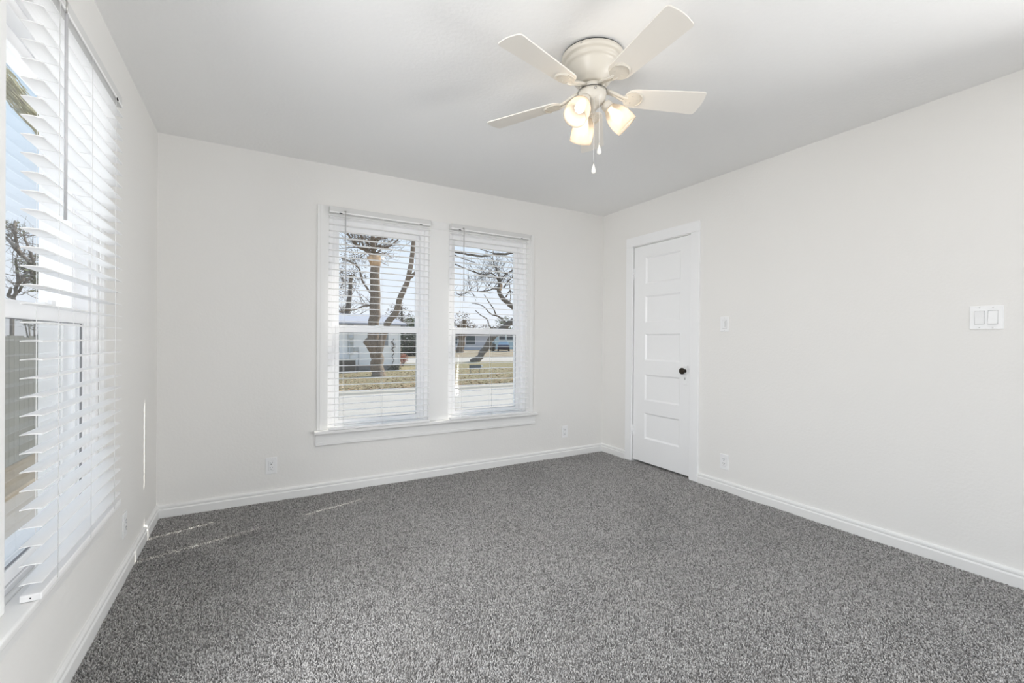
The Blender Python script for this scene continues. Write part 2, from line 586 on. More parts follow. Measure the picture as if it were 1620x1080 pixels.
# casing helper: flat board with eased edge and small back band
CASE_T = 0.018
def casing_back():
    t = empty('trim_1', ((B1[0] + B2[1]) / 2, D, 0))
    struct(t, 'white painted casing, stool and apron around the paired windows', 'window trim')
    cx = t.location.x
    def bx(name, x0, x1, z0, z1, th=CASE_T, grooves=()):
        m = MB()
        m.box(x0 - cx, x1 - cx, -th, 0, z0, z1)
        for g in grooves:
            m.box(g[0] - cx, g[1] - cx, -th - 0.004, -th, z0, z1)
        return m.build(name, TRIM, t, 0.003)
    bx('side_casing', B1[0] - 0.077, B1[0], 0.470, 2.132, grooves=((B1[0] - 0.058, B1[0] - 0.040),))
    bx('side_casing', B2[1], B2[1] + 0.077, 0.470, 2.132, grooves=((B2[1] + 0.040, B2[1] + 0.058),))
    bx('mullion_casing', B1[1], B2[0], 0.470, 2.062)
    bx('head_casing', B1[0], B2[1], 2.062, 2.132)
    st = MB()
    st.box(0.363 - cx, 2.293 - cx, -0.064, 0.0, 0.445, 0.470)
    st.box(B1[0] - cx, B1[1] - cx, 0.0, 0.033, 0.445, 0.470)
    st.box(B2[0] - cx, B2[1] - cx, 0.0, 0.033, 0.445, 0.470)
    st.build('window_stool', SILLW, t, 0.006, 3)
    ap = MB()
    pr = [(0, 0.354), (-0.016, 0.354), (-0.021, 0.358), (-0.021, 0.374), (-0.016, 0.379), (-0.0155, 0.445), (0, 0.445)]
    ap.extrude(pr, (0.377 - cx, 2.288 - cx))
    ap.build('apron', TRIM, t)
casing_back()
def casing_left():
    t = empty('trim_2', (XL, cl1, 0), R(90))
    struct(t, 'white painted casing and stool behind the nearest blind', 'window trim')
    hw = (L1[1] - L1[0]) / 2
    def bx(name, x0, x1, z0, z1):
        return MB().box(x0, x1, -CASE_T, 0, z0, z1).build(name, TRIM, t, 0.003)
    bx('side_casing', -hw - 0.077, -hw, 0.470, 2.132)
    bx('side_casing', hw, hw + 0.030, 0.470, 2.132)
    bx('head_casing', -hw, hw, 2.062, 2.132)
    st = MB()
    st.box(-hw - 0.30, hw + 0.045, -0.064, 0.0, 0.447, 0.470)
    st.box(-hw, hw, 0.0, 0.02, 0.447, 0.470)
    st.build('window_stool', SILLW, t, 0.006, 3)
    pr = [(0, 0.358), (-0.014, 0.358), (-0.014, 0.447), (0, 0.447)]
    MB().extrude(pr, (-hw - 0.077, hw + 0.03)).build('apron', TRIM, t)
casing_left()

# ================================================================== blinds
PITCH = 0.0475
def make_blind(label, loc, rz, wand_hook=True, wand_x=None):
    """local: X right seen from room, -Y to the room; z=0 at the stool"""
    b = thing('window_blind', label, 'window blind', loc, rz, 'white slatted blinds')
    Wd = 0.772
    hw = Wd / 2
    yb, yf = -0.031, -0.073
    ym = (yb + yf) / 2
    top = 1.602                      # underside of headrail
    hr = MB()
    hr.box(-hw, hw, -0.071, -0.021, top, top + 0.046)
    h_ = hr.build('headrail', HEADR, b, 0.003)
    vp = [(-0.0710, top - 0.0005), (-0.0735, top - 0.0005), (-0.0745, top + 0.003), (-0.0735, top + 0.009), (-0.0710, top + 0.010)]
    MB().extrude(vp, (-hw - 0.001, hw + 0.001)).build('headrail_lip', SLAT, h_)
    # slats, slightly crowned
    sl = MB()
    z = 0.048
    lad = (-0.283, 0.0, 0.283)
    zs = []
    while z < top - 0.016:
        zs.append(z); z += PITCH
    for k, z in enumerate(zs):
        pr = []
        n = 6
        for i in range(n + 1):
            q = i / n
            pr.append((yf + (yb - yf) * q, z + 0.0018 * (1 - (2 * q - 1) ** 2)))
        pr2 = [(a, c - 0.0026) for a, c in reversed(pr)]
        sl.extrude(pr + pr2, (-hw, hw))
    sl.build('slats', SLAT, b)
    br = MB()
    br.box(-hw, hw, yf, yb, 0.0015, 0.020)
    rail = br.build('bottom_rail', SLAT, b, 0.003)
    for s in (-1, 1):
        M = Matrix.Translation((s * (hw + 0.0001), ym, 0.0105)) @ Matrix.Rotation(R(90), 4, 'Y')
        MB().lathe([(0.0018, -0.0004), (0.0018, 0.0004)], 10, M).build('rail_end_hole', HOLE, rail)
    # ladder cords with rungs
    for x in lad:
        c = MB()
        for y in (yf - 0.0012, yb + 0.0012):
            c.tube([(x, y, 0.01), (x, y, top)], 0.0009, 5)
        for z in zs:
            c.tube([(x + 0.004, yf - 0.0012, z - 0.0022), (x + 0.004, yb + 0.0012, z - 0.0022)], 0.0006, 4)
        c.build('ladder_cord', CORD, b)
    # cord slots in the rail underside seen as small dark notches
    for x in (-0.310, 0.300):
        MB().box(x - 0.010, x + 0.010, -0.0755, -0.0720, top - 0.0030, top + 0.0022).build('cord_notch', HOLE, h_)
    # tilt wand
    wx = -hw + 0.107
    w_ = MB()
    w_.tube([(wx, -0.086, top - 0.030), (wx + 0.004, -0.084, top - 0.60)], 0.0038, 8)
    wnd = w_.build('tilt_wand', WAND, b)
    hk = MB()
    hk.tube([(wx, -0.074, top + 0.016), (wx, -0.084, top + 0.014), (wx, -0.087, top + 0.002), (wx, -0.086, top - 0.030)], 0.0022, 8)
    hk.tube([(wx - 0.006, -0.080, top + 0.016), (wx + 0.006, -0.080, top + 0.016)], 0.004, 8)
    hk.build('wand_hook', STEEL, wnd)
    return b
make_blind('white slatted blind hanging before the forked tree and white house', ((0.459 + 1.231) / 2, D, 0.470), 0)
make_blind('white slatted blind hanging before the leaning tree and parked car', ((1.403 + 2.179) / 2 + 0.004, D, 0.470), 0)
make_blind('nearest and largest white slatted blind, with the grey fence behind it', (XL, (1.590 + 2.360) / 2, 0.470), R(90))

# ================================================================== door
def make_door():
    d = struct(empty('door_1', (XR, (DO[0] + DO[1]) / 2, 0)), 'white five-panel door with dark knob', 'door')
    cy = d.location.y
    hy = 3.1265 - cy      # hinge edge
    ky = 2.482 - cy       # knob edge
    zb, zt = 0.020, 2.034
    xf = 0.004            # face just behind the wall plane
    rows = ((1.923, 1.676), (1.564, 1.317), (1.212, 0.966), (0.837, 0.596), (0.479, 0.239))
    pa, pb = 2.987 - cy, 2.592 - cy
    m = MB()
    T = 0.034
    # stiles and rails
    m.box(xf, xf + T, pa, hy, zb, zt)
    m.box(xf, xf + T, ky, pb, zb, zt)
    edges = [zt] + [v for rr in rows for v in rr] + [zb]
    for i in range(0, len(edges), 2):
        m.box(xf, xf + T, pb, pa, edges[i + 1], edges[i])
    slab = m.build('door_slab', DOORP, d)
    # recessed panels with bevelled sticking
    for (zt_, zb_) in rows:
        p = MB()
        s, dp = 0.014, 0.011
        o = [(xf, pb, zb_), (xf, pa, zb_), (xf, pa, zt_), (xf, pb, zt_)]
        i1 = [(xf + dp, pb + s, zb_ + s), (xf + dp, pa - s, zb_ + s), (xf + dp, pa - s, zt_ - s), (xf + dp, pb + s, zt_ - s)]
        fs = [(k, (k + 1) % 4, 4 + (k + 1) % 4, 4 + k) for k in range(4)] + [(4, 5, 6, 7)]
        p.add(o + i1, fs)
        p.box(xf + 0.016, xf + T - 0.01, pb, pa, zb_, zt_)
        p.build('door_panel', DOORP, d)
    # knob side rose/keyhole plate
    yk = 2.532 - cy
    pl = MB()
    pl.box(xf - 0.0055, xf, yk - 0.024, yk + 0.024, 0.780, 0.945)
    plate = pl.build('keyhole_plate', DOORP, d, 0.002)
    kh = MB()
    M = Matrix.Translation((xf - 0.0057, yk, 0.838)) @ Matrix.Rotation(R(-90), 4, 'Y')
    kh.lathe([(0.0035, 0), (0.0035, 0.0005)], 12, M)
    kh.box(xf - 0.0062, xf - 0.0055, yk - 0.0018, yk + 0.0018, 0.822, 0.838)
    kh.build('keyhole', HOLE, plate)
    kn = MB()
    M = Matrix.Translation((xf - 0.003, yk, 0.897)) @ Matrix.Rotation(R(-90), 4, 'Y')
    kn.lathe([(0.0135, 0.0), (0.0135, 0.003), (0.0085, 0.006), (0.0080, 0.022), (0.0120, 0.026), (0.0225, 0.031), (0.0270, 0.037), (0.0275, 0.043),
              (0.0255, 0.050), (0.0200, 0.0545), (0.0150, 0.0555), (0.0135, 0.0540), (0.006, 0.0550), (0.0005, 0.0555)], 32, M)
    kn.build('door_knob', BRONZE, d)
    # hinges
    for z in (1.787, 0.297):
        h_ = MB()
        h_.tube([(-0.004, hy + 0.002, z - 0.048), (-0.004, hy + 0.002, z + 0.048)], 0.0058, 10)
        h_.sphere((-0.004, hy + 0.002, z + 0.052), 0.0052, 8)
        h_.sphere((-0.004, hy + 0.002, z - 0.052), 0.0052, 8)
        h_.box(-0.0005, xf + 0.0005, hy - 0.014, hy + 0.010, z - 0.045, z + 0.045)
        hg = h_.build('hinge', DOORP, d)
        for q in (-0.016, 0.016):
            MB().tube([(-0.0092, hy + 0.002, z + q - 0.0012), (-0.0092, hy + 0.002, z + q + 0.0012)], 0.0024, 8).build('hinge_screw', STEEL, hg)
    # jamb and stop
    j = MB()
    j.box(0, 0.12, hy + 0.003, hy + 0.006, 0, DZ)
    j.box(0, 0.12, ky - 0.006, ky - 0.003, 0, DZ)
    j.box(0, 0.12, ky - 0.006, hy + 0.006, zt + 0.003, DZ)
    j.box(xf + T + 0.002, xf + T + 0.014, hy - 0.012, hy + 0.004, 0, DZ)
    j.box(xf + T + 0.002, xf + T + 0.014, ky - 0.004, ky + 0.012, 0, DZ)
    j.box(xf + T + 0.002, xf + T + 0.014, ky, hy, DZ - 0.018, DZ)
    j.build('door_jamb', TRIM, d)
    # casing
    def cs(y0, y1, z0, z1):
        MB().box(-0.019, 0, y0 - cy, y1 - cy, z0, z1).build('door_casing', DOORP, d, 0.004, 3)
    cs(3.132, 3.216, 0, 2.043)
    cs(2.392, 2.4755, 0, 2.043)
    cs(2.392, 3.216, 2.043, 2.131)
make_door()

# ================================================================== outlets and switches
def wall_M(side, a, z):
    """local: X right as seen from room, -Y to the room, origin at plate centre"""
    if side == 'back': return ((a, D, z), 0)
    if side == 'right': return ((XR, a, z), R(-90))
    return ((XL, a, z), R(90))
def outlet(side, a, z, label, blank=False, m=PLATE):
    loc, rz = wall_M(side, a, z)
    o = thing('wall_outlet', label, 'outlet', loc, rz, 'duplex wall outlets')
    p = MB()
    w, h_ = 0.0355, 0.058
    pr = []
    p.box(-w, w, -0.0055, 0, -h_, h_)
    p.build('cover_plate', m, o, 0.003, 3)
    MB().box(-0.0174, 0.0174, -0.0058, -0.0050, -0.0344, 0.0344).build('receptacle_gap_shade', GAP, o)  # grey frame painted in for the shade around the receptacle
    s = MB()
    s.box(-0.0165, 0.0165, -0.0085, -0.0050, -0.0335, 0.0335)
    sk = s.build('receptacle', m, o, 0.0012)
    for q in (0.0165, -0.0165):
        k = MB()
        k.box(-0.0078, -0.0052, -0.0090, -0.0084, q + 0.001, q + 0.0095)
        k.box(0.0052, 0.0078, -0.0090, -0.0084, q + 0.002, q + 0.0090)
        M = Matrix.Translation((0, -0.0086, q - 0.0062)) @ Matrix.Rotation(R(90), 4, 'X')
        k.lathe([(0.0030, -0.0004), (0.0030, 0.0004)], 10, M)
        k.build('socket_holes', HOLE, sk)
    for q in (0.048, -0.048):
        M = Matrix.Translation((0, -0.0055, q)) @ Matrix.Rotation(R(90), 4, 'X')
        MB().lathe([(0.003, 0), (0.0026, 0.0010), (0.0001, 0.0013)], 10, M).build('plate_screw', m, o)
    return o
outlet('back', 0.0925, 0.249, 'white duplex outlet on the paired window wall, nearer the sunlit streaks')
outlet('back', 2.6465, 0.243, 'white duplex outlet on the paired window wall, nearer the door')
outlet('right', 2.162, 0.222, 'white duplex outlet low on the door wall, under the dimmer switch')
outlet('left', 2.775, 0.247, 'white outlet seen edge on below the far end of the nearest blind')

def switch(a, z, gangs, label):
    loc, rz = wall_M('right', a, z)
    o = thing('light_switch', label, 'light switch', loc, rz)
    w = 0.0365 if gangs == 1 else 0.060
    h_ = 0.058
    MB().box(-w, w, -0.0058, 0, -h_, h_).build('cover_plate', PLATE, o, 0.0035, 3)
    xs = [0] if gangs == 1 else [-0.0235, 0.0235]
    for i, x in enumerate(xs):
        MB().box(x - 0.0180, x + 0.0180, -0.0061, -0.0050, -0.0336, 0.0336).build('rocker_gap_shade', GAP, o)  # grey frame standing in for shade in the slit around the switch
        k = MB()
        if gangs == 1:
            k.box(x - 0.0165, x + 0.0165, -0.0078, -0.005, -0.032, 0.032)
            kk = k.build('switch_paddle', PLATE, o, 0.001)
            d = MB()
            d.box(x + 0.004, x + 0.0085, -0.0086, -0.0077, -0.025, 0.026)
            d.box(x + 0.0045, x + 0.008, -0.0105, -0.0085, 0.006, 0.018)
            d.build('dimmer_slide', mat('slide_grey', (0.55, 0.55, 0.54), 0.5), kk)
        else:
            t = 0.0030 if i == 0 else -0.0030     # one rocked up, one rocked down
            pr = [(-0.005, -0.0318), (-0.0105 + t, -0.0318), (-0.0092, 0.0), (-0.0105 - t, 0.0318), (-0.005, 0.0318)]
            k.extrude(pr, (x - 0.0165, x + 0.0165))
            k.build('switch_rocker', PLATE, o, 0.0008)
        for q in (0.0485, -0.0485):
            M = Matrix.Translation((x, -0.0058, q)) @ Matrix.Rotation(R(90), 4, 'X')
            MB().lathe([(0.003, 0), (0.0026, 0.0010), (0.0001, 0.0013)], 10, M).build('plate_screw', SCREWW, o)
    return o
switch(2.169, 1.280, 1, 'white single dimmer switch beside the door casing')
switch(0.750, 1.275, 2, 'wide white double rocker switch on the door wall, away from the door')

# ================================================================== ceiling fan
def make_fan():
    F = (1.320, 1.589)
    fan = thing('ceiling_fan', 'white five-blade ceiling fan with three lit frosted shades', 'ceiling fan', (F[0], F[1], H))
    Zc = -H
    def P(prof):
        return [(a, z + Zc) for a, z in prof]
    c = MB()
    c.lathe(P([(0.1220, 2.4395), (0.1220, 2.4330), (0.1360, 2.4310), (0.1395, 2.4290), (0.1400, 2.418), (0.1380, 2.4115), (0.1330, 2.408), (0.1250, 2.406), (0.1225, 2.402), (0.1220, 2.394), (0.1205, 2.390),
               (0.1150, 2.387), (0.1100, 2.383), (0.1070, 2.374), (0.1020, 2.360), (0.0960, 2.346), (0.0885, 2.332), (0.0800, 2.320), (0.0720, 2.314), (0.0690, 2.309), (0.0600, 2.304), (0.0, 2.304)]), 48)
    can = c.build('motor_housing', FANP, fan)
    for a in (-150, -30, 90):
        M = Matrix.Rotation(R(a), 4, 'Z') @ Matrix.Translation((0.1392, 0, 2.422 + Zc)) @ Matrix.Rotation(R(90), 4, 'Y')
        MB().lathe([(0.004, 0), (0.0035, 0.003), (0.0002, 0.0035)], 10, M).build('housing_screw', STEEL, can)
    gp = MB()  # black ring put in as the shade between housing and ceiling
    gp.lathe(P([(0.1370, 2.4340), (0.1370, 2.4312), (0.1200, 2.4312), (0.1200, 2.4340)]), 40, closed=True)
    gp.build('mounting_gap_shade', DARKLINE, can)
    ro = MB()
    ro.lathe(P([(0.050, 2.302), (0.058, 2.298), (0.058, 2.280), (0.050, 2.276), (0.0, 2.276)]), 36)
    ro.build('rotor', FANP, fan)
    # blades
    def blade_outline():
        pts = []
        r0, r1 = 0.150, 0.527
        w0, w1 = 0.051, 0.0665
        # rounded root
        for i in range(13):
            a = math.pi / 2 + math.pi * i / 12
            pts.append((r0 + 0.042 + 0.050 * math.cos(a) * 0.85, w0 * math.sin(a)))
        # lower edge to tip with rounded corners
        rc = 0.017
        for i in range(7):
            a = -math.pi / 2 + (math.pi / 2) * i / 6
            pts.append((r1 - rc + rc * math.cos(a), -w1 + rc + rc * math.sin(a)))
        for i in range(1, 6):
            q = i / 6
            pts.append((r1 + 0.006 * math.sin(math.pi * q), -w1 + rc + (2 * w1 - 2 * rc) * q))
        for i in range(7):
            a = (math.pi / 2) * i / 6
            pts.append((r1 - rc + rc * math.cos(a), w1 - rc + rc * math.sin(a)))
        return pts
    zb = 2.2585 + Zc
    # the blade ring hangs a few degrees out of true, dipping towards the windows
    TILT = Matrix.Translation((0, 0, zb)) @ Matrix.Rotation(math.atan(-0.0515), 4, 'X') @ Matrix.Rotation(math.atan(0.009), 4, 'Y') @ Matrix.Translation((0, 0, -zb))
    for k, a in enumerate((-22, 50, 122, 194, 266)):
        M = TILT @ Matrix.Rotation(R(a), 4, 'Z') @ Matrix.Translation((0, 0, zb)) @ Matrix.Rotation(R(-13.2), 4, 'X')
        bl = MB()
        bl.poly(blade_outline(), 0.0, 0.0055, M)
        b_ = bl.build('fan_blade', BLADE, fan, 0.0015)
        Mi = TILT @ Matrix.Rotation(R(a), 4, 'Z')
        ir = MB()
        # arm from rotor to blade
        arm = [(0.050, 0, 2.287 + Zc), (0.085, 0, 2.281 + Zc), (0.115, 0, 2.270 + Zc), (0.140, 0, 2.258 + Zc), (0.165, 0, 2.254 + Zc)]
        for s in (-1, 1):
            pr = [Vector((x, s * (0.006 + 0.10 * max(0, x - 0.10)), z)) for x, _, z in arm]
            ir.tube(pr, [0.0085, 0.0075, 0.0065, 0.006, 0.0055], 8, Mi)
        # medallion plate under the blade root: shield with a raised bow
        sh = []
        for i in range(17):
            q = math.pi * (0.5 + i / 16)
            sh.append((0.188 + 0.040 * math.cos(q), 0.040 * math.sin(q)))
        sh += [(0.222, -0.034), (0.236, -0.020), (0.240, 0.0), (0.236, 0.020), (0.222, 0.034)]
        ir.poly(sh, -0.0048, -0.0002, M)
        bow = []
        for i in range(13):
            q = -1.15 + 2.3 * i / 12
            bow.append((0.196 + 0.040 * math.cos(q), 0.037 * math.sin(q) , -0.006))
        ir.tube(bow, [0.002] + [0.0045] * 11 + [0.002], 8, M)
        for s in ((0.185, 0.018), (0.185, -0.018), (0.214, 0.0)):
            ir.sphere((s[0], s[1], -0.0052), 0.0042, 8, (1, 1, 0.5), M)
        ir.build('blade_iron', FANP, b_)
    # light kit
    lk = MB()
    lk.lathe(P([(0.030, 2.276), (0.0635, 2.2735), (0.0640, 2.262), (0.0620, 2.250), (0.0575, 2.236), (0.048, 2.222), (0.036, 2.212), (0.024, 2.206),
                (0.0215, 2.198), (0.0160, 2.192), (0.0100, 2.189), (0.0085, 2.182), (0.0050, 2.176), (0.0002, 2.174)]), 36)
    kit = lk.build('light_fitter', FANP, fan)
    ln = MB()  # black ring drawn as the shadow line above the fitter
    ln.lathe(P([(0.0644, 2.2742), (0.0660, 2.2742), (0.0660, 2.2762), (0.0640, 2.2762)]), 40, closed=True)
    ln.build('fitter_gap_shade', DARKLINE, kit)
    for a in (-118, 2, 122):
        M = Matrix.Rotation(R(a), 4, 'Z') @ Matrix.Translation((0.0640, 0, 2.262 + Zc)) @ Matrix.Rotation(R(90), 4, 'Y')
        MB().lathe([(0.005, 0), (0.005, 0.006), (0.0002, 0.007)], 10, M).build('thumb_screw', STEEL, kit)
    for a, tl in ((-30, 45), (-160, 37), (72, 39)):
        tilt = R(tl)
        A = Matrix.Rotation(R(a), 4, 'Z')
        n0 = Vector((0.066, 0, 2.216 + Zc))
        ar = MB()
        ar.tube([(0.035, 0, 2.238 + Zc), (0.052, 0, 2.232 + Zc), n0], [0.011, 0.011, 0.012], 10, A)
        # socket cup, axis points outward and down
        S = A @ Matrix.Translation(n0) @ Matrix.Rotation(math.pi - tilt, 4, 'Y')
        ar.lathe([(0.010, -0.014), (0.0235, -0.010), (0.0255, 0.000), (0.0255, 0.016), (0.0235, 0.018), (0.0, 0.018)], 24, S)
        ar.build('lamp_socket', FANP, kit)
        sh = MB()
        out = [(0.0225, 0.004), (0.0245, 0.014), (0.031, 0.026), (0.0415, 0.042), (0.0490, 0.060), (0.0528, 0.080), (0.0538, 0.100), (0.0532, 0.118), (0.0522, 0.132)]
        inn = [(a_ - 0.0028, b_) for a_, b_ in reversed(out)]
        sh.lathe(out + inn, 36, S, closed=True)
        shd = sh.build('lamp_shade', SHADE, fan)
        bu = MB()
        bu.lathe([(0.0125, 0.018), (0.013, 0.030), (0.016, 0.040), (0.0205, 0.052), (0.0225, 0.062), (0.0215, 0.072), (0.016, 0.081), (0.008, 0.0850), (0.0002, 0.0857)], 20, S)
        bu.build('light_bulb', BULB, shd)
        pl = bpy.data.lights.new('bulb_light', 'POINT')
        pl.energy = 1.0
        pl.color = (1.0, 0.89, 0.76)
        pl.shadow_soft_size = 0.010
        po = bpy.data.objects.new('bulb_light', pl)
        COL.objects.link(po)
        po.parent = shd
        po.matrix_local = S @ Matrix.Translation((0, 0, 0.098))
    # pull chains
    for (dx, dy, zt, zk) in ((-0.030, -0.049, 2.226, 1.900), (-0.008, -0.060, 2.232, 1.985)):
        ch = MB()
        n = 60
        ch.tube([(dx, dy, zt + Zc), (dx, dy, zk + 0.03 + Zc)], 0.0007, 5)
        cnt = int((zt - zk - 0.03) / 0.0065)
        for i in range(cnt):
            ch.sphere((dx, dy, zt + Zc - i * 0.0065), 0.0013, 4)
        cc = ch.build('pull_chain', CORD, fan)
        kb = MB()
        M = Matrix.Translation((dx, dy, zk + Zc))
        kb.lathe([(0.0002, -0.016), (0.006, -0.0145), (0.0092, -0.009), (0.0098, -0.003), (0.0082, 0.006), (0.005, 0.016), (0.0026, 0.024), (0.0020, 0.030), (0.0002, 0.031)], 20, M)
        kb.build('pull_knob', PLATE2, cc)
        cpn = MB()
        cpn.lathe([(0.0030, 0.028), (0.0030, 0.034), (0.0002, 0.035)], 10, M)
        cpn.build('chain_coupling', STEEL, cc)
make_fan()
# small hook hole left in the ceiling plaster
hk = MB()
hk.lathe([(0.0045, 0), (0.0045, -0.004), (0.0002, -0.005)], 12)
o = hk.build('ceiling_anchor', STEEL)
o.location = (0.905, 1.13, H)
tag(o, 'tiny grey screw anchor in the bare ceiling near the fan blades', 'screw')

# ================================================================== exterior
GZ = -0.55
random.seed(7)
def ground_mat(name, cols, scale, rough=0.95, bump=0.5, bscale=40, bdist=0.03):
    m = bpy.data.materials.new(name)
    m.use_nodes = True
    n, l = nodes(m)
    b = n['Principled BSDF']
    b.inputs['Roughness'].default_value = rough
    b.inputs['Specular IOR Level'].default_value = 0.1
    t = n.new('ShaderNodeTexCoord')
    no = n.new('ShaderNodeTexNoise')
    no.inputs['Scale'].default_value = scale
    no.inputs['Detail'].default_value = 8
    no.inputs['Roughness'].default_value = 0.75
    rp = n.new('ShaderNodeValToRGB')
    el = rp.color_ramp.elements
    for i, c in enumerate(cols):
        q = 0.32 + 0.36 * i / (len(cols) - 1)
        if i == 0: el[0].position, el[0].color = q, (*c, 1)
        elif i == len(cols) - 1: el[-1].position, el[-1].color = q, (*c, 1)
        else:
            k = el.new(q); k.color = (*c, 1)
    l.new(t.outputs['Object'], no.inputs['Vector'])
    l.new(no.outputs['Fac'], rp.inputs[0])
    l.new(rp.outputs[0], b.inputs['Base Color'])
    n2 = n.new('ShaderNodeTexNoise')
    n2.inputs['Scale'].default_value = bscale
    n2.inputs['Detail'].default_value = 4
    bu = n.new('ShaderNodeBump')
    bu.inputs['Strength'].default_value = bump
    bu.inputs['Distance'].default_value = bdist
    l.new(t.outputs['Object'], n2.inputs['Vector'])
    l.new(n2.outputs['Fac'], bu.inputs['Height'])
    l.new(bu.outputs[0], b.inputs['Normal'])
    return m
LAWN = ground_mat('winter_lawn', [(0.08, 0.06, 0.04), (0.22, 0.17, 0.11), (0.24, 0.22, 0.115), (0.40, 0.32, 0.22), (0.27, 0.24, 0.15)], 5.5)
LAWN2 = ground_mat('dry_lawn', [(0.20, 0.16, 0.11), (0.33, 0.27, 0.19), (0.42, 0.36, 0.28)], 0.8)
ROAD = ground_mat('pale_road', [(0.43, 0.395, 0.35), (0.47, 0.432, 0.385), (0.51, 0.47, 0.42)], 0.7, bump=0.1)
CURB = mat('curb_concrete', (0.42, 0.38, 0.32), 0.9, var=(3, 0.15))
BARK = mat('tree_bark', (0.24, 0.185, 0.135), 0.95, bump=(18, 0.9, 0.05), var=(7, 0.45))
BARK2 = mat('tree_bark_grey', (0.17, 0.145, 0.12), 0.95, bump=(14, 0.8, 0.05), var=(5, 0.4))
CUTW = mat('cut_wood', (0.62, 0.42, 0.26), 0.9, var=(12, 0.2))
HOUSEW = mat('white_siding', (0.95, 0.94, 0.93), 0.7)
ROOFG = mat('grey_shingle', (0.40, 0.40, 0.42), 0.9, var=(4, 0.2))
def leaf_mat(name, c):
    return mat(name, c, 0.7, var=(1.3, 0.5))
EVG = leaf_mat('evergreen_leaf', (0.075, 0.085, 0.045))
BRNL = leaf_mat('brown_leaf', (0.17, 0.13, 0.085))
REDL = leaf_mat('russet_leaf', (0.36, 0.14, 0.09))
GRNL = leaf_mat('olive_leaf', (0.14, 0.16, 0.07))

# ground pieces
g = MB(); g.box(-2.3, 90, 15.05, 31.0, GZ - 0.3, GZ)
struct(g.build('lawn', LAWN), 'leaf strewn winter lawn across the street', 'lawn')
g = MB(); g.box(-2.3, 90, 3.9, 14.50, GZ - 0.3, GZ - 0.06)
struct(g.build('street', ROAD), 'pale concrete street in front of the paired windows', 'street')
cbm = MB()
cbm.extrude([(14.50, GZ - 0.06), (14.56, GZ), (15.05, GZ + 0.012), (15.05, GZ - 0.3), (14.50, GZ - 0.3)], (-2.3, 90))
struct(cbm.build('curb', CURB), 'beige concrete curb along the far edge of the street', 'curb')
g = MB(); g.box(-60, 120, 31.0, 39.0, GZ - 0.3, GZ - 0.02)
struct(g.build('side_street', ROAD), 'distant side street beyond the lawn', 'street')
g = MB(); g.box(-80, 160, 39.0, 140.0, GZ - 0.3, GZ + 0.02)
struct(g.build('ground_far', LAWN2), 'distant dry yards beyond the side street', 'yard')
g = MB(); g.box(-60, -2.3, -20, 31, GZ - 0.3, GZ); g.box(-2.3, XL - WT - 0.02, -20, 3.9, GZ - 0.3, GZ)
struct(g.build('ground_side', LAWN2), 'dry side yard around the wooden fence', 'yard')

# fallen leaves
lv = MB()
LEAFC = [mat('leaf_tan', (0.40, 0.27, 0.15), 0.8, var=(0.9, 0.75))]
for i in range(7000):
    y = 15.05 + 0.1 + random.random() ** 1.6 * 9
    x = random.uniform(0.8, 0.62 * y + 4)
    s = random.uniform(0.025, 0.06)
    if (abs(x - 4.78) < 0.75 and 19.7 < y < 21.6) or (y > 22.2 and x < 4.9) or (y > 22.6 and x < 8.0):
        continue
    a = random.uniform(0, 6.28)
    M = Matrix.Translation((x, y, GZ + 0.012)) @ Matrix.Rotation(a, 4, 'Z') @ Matrix.Rotation(random.uniform(-0.7, 0.7), 4, 'X')
    lv.add([(-s, 0, 0), (0, -s * 0.55, 0.006), (s, 0, 0), (0, s * 0.55, 0.006)], [(0, 1, 2, 3)], False, M)
tag(lv.build('fallen_leaves', LEAFC[0], fix=False), 'tan fallen leaves scattered over the lawn by the curb', 'leaves', kind='stuff')

# ---- trees
_p = None
def unproj(px, py, y):
    """world point on the plane y=const seen at photo pixel (used to read tree shapes off at their own distance)"""
    d = f + r2 * ((px - 810) / 705.745) - u2 * ((py - 540) / 705.745)
    t = y / d.y
    return Vector((0, 0, CAM_H)) + d * t
def limb(mb, pts, r0, r1, rnd, n=7, sub=3, wob=0.3):
    """smooth wobbly limb through points; returns sampled points with radii"""
    P = [Vector(p) for p in pts]
    out = []
    for i in range(len(P) - 1):
        p0, p1, p2, p3 = P[max(i - 1, 0)], P[i], P[i + 1], P[min(i + 2, len(P) - 1)]
        for k in range(sub):
            t = k / sub
            q = 0.5 * ((2 * p1) + (p2 - p0) * t + (2 * p0 - 5 * p1 + 4 * p2 - p3) * t * t + (3 * p1 - p0 - 3 * p2 + p3) * t ** 3)
            out.append(q)
    out.append(P[-1])
    m = len(out)
    rad = [r0 + (r1 - r0) * i / (m - 1) for i in range(m)]
    for i in range(1, m - 1):
        out[i] = out[i] + Vector((rnd.uniform(-1, 1), rnd.uniform(-1, 1), rnd.uniform(-1, 1))) * rad[i] * wob
    mb.tube(out, rad, n)
    return list(zip(out, rad))
